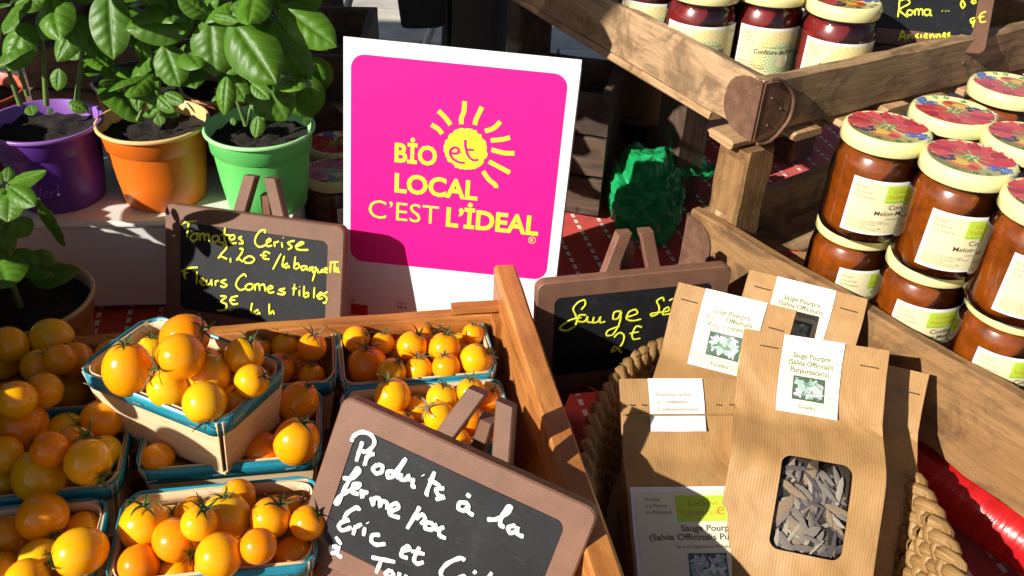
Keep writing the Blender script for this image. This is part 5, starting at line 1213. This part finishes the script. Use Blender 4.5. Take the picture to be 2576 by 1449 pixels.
t = thing('white_box', 'pale grey plastic box at the far edge of the table under the upper crate', 'box', (.33, 1.33, 0)); b = B(); b.plank((-.14, 0, .065), (.12, 0, .065), (0, 0, .13), (0, .07, 0), c=.004, n=3); part('body', b, M_['cream_plastic'], t); b = B(); b.plank((-.143, 0, .024), (.123, 0, .024), (0, 0, .008), (0, .076, 0), c=.002, n=3); part('ridge', b, M_['cream_plastic'], t)
t = thing('white_box', 'white plastic box behind the purple pot, glimpsed between the basil stems', 'box', (-.78, 1.22, 0)); b = B(); b.plank((-.2, 0, .05), (.2, 0, .05), (0, 0, .10), (0, .2, 0), c=.004, n=3); part('body', b, M_['cream_plastic'], t); b = B(); b.plank((-.205, 0, .104), (.205, 0, .104), (0, .21, 0), (0, 0, .008), c=.003, n=3); part('lid', b, M_['cream_plastic'], t)

# ------------------------------------------------------------------ beyond the table: people and a folding chair
GZ = -.75
def skinned(name, joints, edges, radii, mat, parent, sub=2):
    me = bpy.data.meshes.new(name); me.from_pydata(joints, edges, []); o = bpy.data.objects.new(name, me); COL.objects.link(o); o.parent = parent
    md = o.modifiers.new('skin', 'SKIN'); md.use_smooth_shade = True
    for i, r_ in enumerate(radii):
        s = me.skin_vertices[0].data[i]; s.radius = (r_, r_) if not isinstance(r_, tuple) else r_; s.use_root = (i == 0)
    o.modifiers.new('sub', 'SUBSURF').levels = sub; o.modifiers['sub'].render_levels = sub; me.materials.append(mat); return o
def person(label, x, y, rz, trousers, coat):
    t = thing('person', label, 'person', (x, y, GZ), rz)
    J = [(0, 0, .98), (0, 0, 1.15), (0, .0, 1.36), (0, 0, 1.47), (0, -.01, 1.55), (0, -.02, 1.66), (0, -.02, 1.74),
         (-.10, 0, .90), (-.115, -.01, .50), (-.12, .0, .10), (-.13, -.10, .045), (.10, 0, .90), (.12, .02, .50), (.13, .04, .10), (.15, -.06, .045),
         (-.18, 0, 1.40), (-.23, .0, 1.13), (-.22, -.12, .92), (.18, 0, 1.40), (.23, 0, 1.13), (.22, -.12, .92)]
    E_ = [(0, 1), (1, 2), (2, 3), (3, 4), (4, 5), (5, 6), (0, 7), (7, 8), (8, 9), (9, 10), (0, 11), (11, 12), (12, 13), (13, 14), (2, 15), (15, 16), (16, 17), (2, 18), (18, 19), (19, 20)]
    Rr = [(.16, .11), (.145, .10), (.17, .11), (.06, .06), (.055, .06), (.082, .098), (.06, .07), .085, .062, .042, .04, .085, .062, .042, .04, .06, .045, .035, .06, .045, .035]
    skinned('body', J, E_, Rr, M_['skin'], t)
    for s in (0, 4):
        q = B(); pts = [V(J[7+s])+V((0, 0, .06)), V(J[7+s]), V(J[8+s]), V(J[9+s])+V((0, 0, -.04))]; q.tube([pts[0], pts[1], pts[1].lerp(pts[2], .5), pts[2], pts[2].lerp(pts[3], .5), pts[3]], [.115, .118, .105, .095, .09, .092], 18, cap=False); part('trouser_leg', q, M_[trousers], t)
    q = B(); q.lathe([(.19, .62), (.185, .8), (.175, .98), (.165, 1.12), (.19, 1.32), (.17, 1.42), (.09, 1.48), (.065, 1.50)], 28, wob=lambda a, z: .78+.22*abs(math.cos(a))+.02*math.sin(7*a)); part('coat', q, M_[coat], t)
    for s in (0, 3):
        q = B(); q.tube([J[15+s], V(J[15+s]).lerp(V(J[16+s]), .5), J[16+s], J[17+s]], [.082, .07, .062, .052], 14, cap=False); part('sleeve', q, M_[coat], t)
    q = B(); q.lathe([(.001, 1.775), (.05, 1.765), (.085, 1.72), (.095, 1.66), (.09, 1.60), (.075, 1.58)], 20, c=(0, .012, 0)); part('hair', q, M_['hair'], t)
    for s in (9, 13): q = B(); p = V(J[s]); q.tube([p+V((0, .05, -.07)), p+V((0, 0, -.055)), p+V((.01, -.11, -.065)), p+V((.015, -.17, -.075))], [.04, .048, .045, .03], 12, flat=(Z, .8)); part('shoe', q, M_['coat'], t)
person('person in dark brown trousers and a long black coat walking beyond the stall', -.170, 3.0, math.radians(95), 'trouser', 'coat')
person('person in a dark olive coat standing beyond the basil, only the coat hem visible', -.78, 2.75, math.radians(200), 'olive', 'olive')
t = thing('tote_bag', 'black cloth bag hanging beside the person beyond the stall', 'bag', (-.335, 2.98, GZ+.37))
b = B()
def tote(u, v):
    a = u*2*math.pi; e = (abs(math.cos(a))**.5*(1 if math.cos(a) > 0 else -1)*.11, abs(math.sin(a))**.5*(1 if math.sin(a) > 0 else -1)*.05); k = .82+.18*math.sin(v*2.2)+.03*math.sin(7*a+v*5)
    return V((e[0]*k, e[1]*k, .42*v-.02*math.cos(a*1.5)*(1-v)))
b.grid(tote, 40, 10); b.add([tote(i/40, 0) for i in range(40)], [tuple(range(39, -1, -1))]); part('body', b, M_['coat'], t)
b = B(); b.tube([(-.08, 0, .40), (-.05, .01, .60), (.05, .01, .60), (.08, 0, .40)], .008, 8); part('handle', b, M_['coat'], t)
b = B(); b.tube([(.07, -.05, .1), (.075, -.055, -.02), (.07, -.05, -.14)], [.008, .012, .004], 8); part('strap', b, M_['coat'], t)
# folding chair, white steel tube
t = thing('folding_chair', 'white steel folding chair seen above the pink sign', 'chair', (-.50, 3.25, GZ), math.radians(25))
for s in (-.2, .2):
    for nm, p in (('front_leg', [(s, -.22, 0), (s, .05, .45), (s, .22, .82)]), ('rear_leg', [(s*.9, .25, 0), (s*.9, -.02, .30), (s*.9, -.16, .45)])):
        b = B(); b.tube(p, .014, 10); part(nm, b, M_['white_paint'], t)
b = B(); b.plank((-.2, .02, .45), (.2, .02, .45), (0, .38, 0), (0, 0, .02), c=.005, n=3); part('seat', b, M_['coat'], t)
b = B(); b.plank((-.2, .20, .72), (.2, .20, .72), (0, .04, .18), (0, .015, 0), c=.005, n=3); part('backrest', b, M_['coat'], t)
for y, z in ((-.21, .02), (.24, .02), (-.12, .17)): b = B(); b.tube([(-.2, y, z), (.2, y, z)], .011, 8); part('crossbar', b, M_['white_paint'], t)
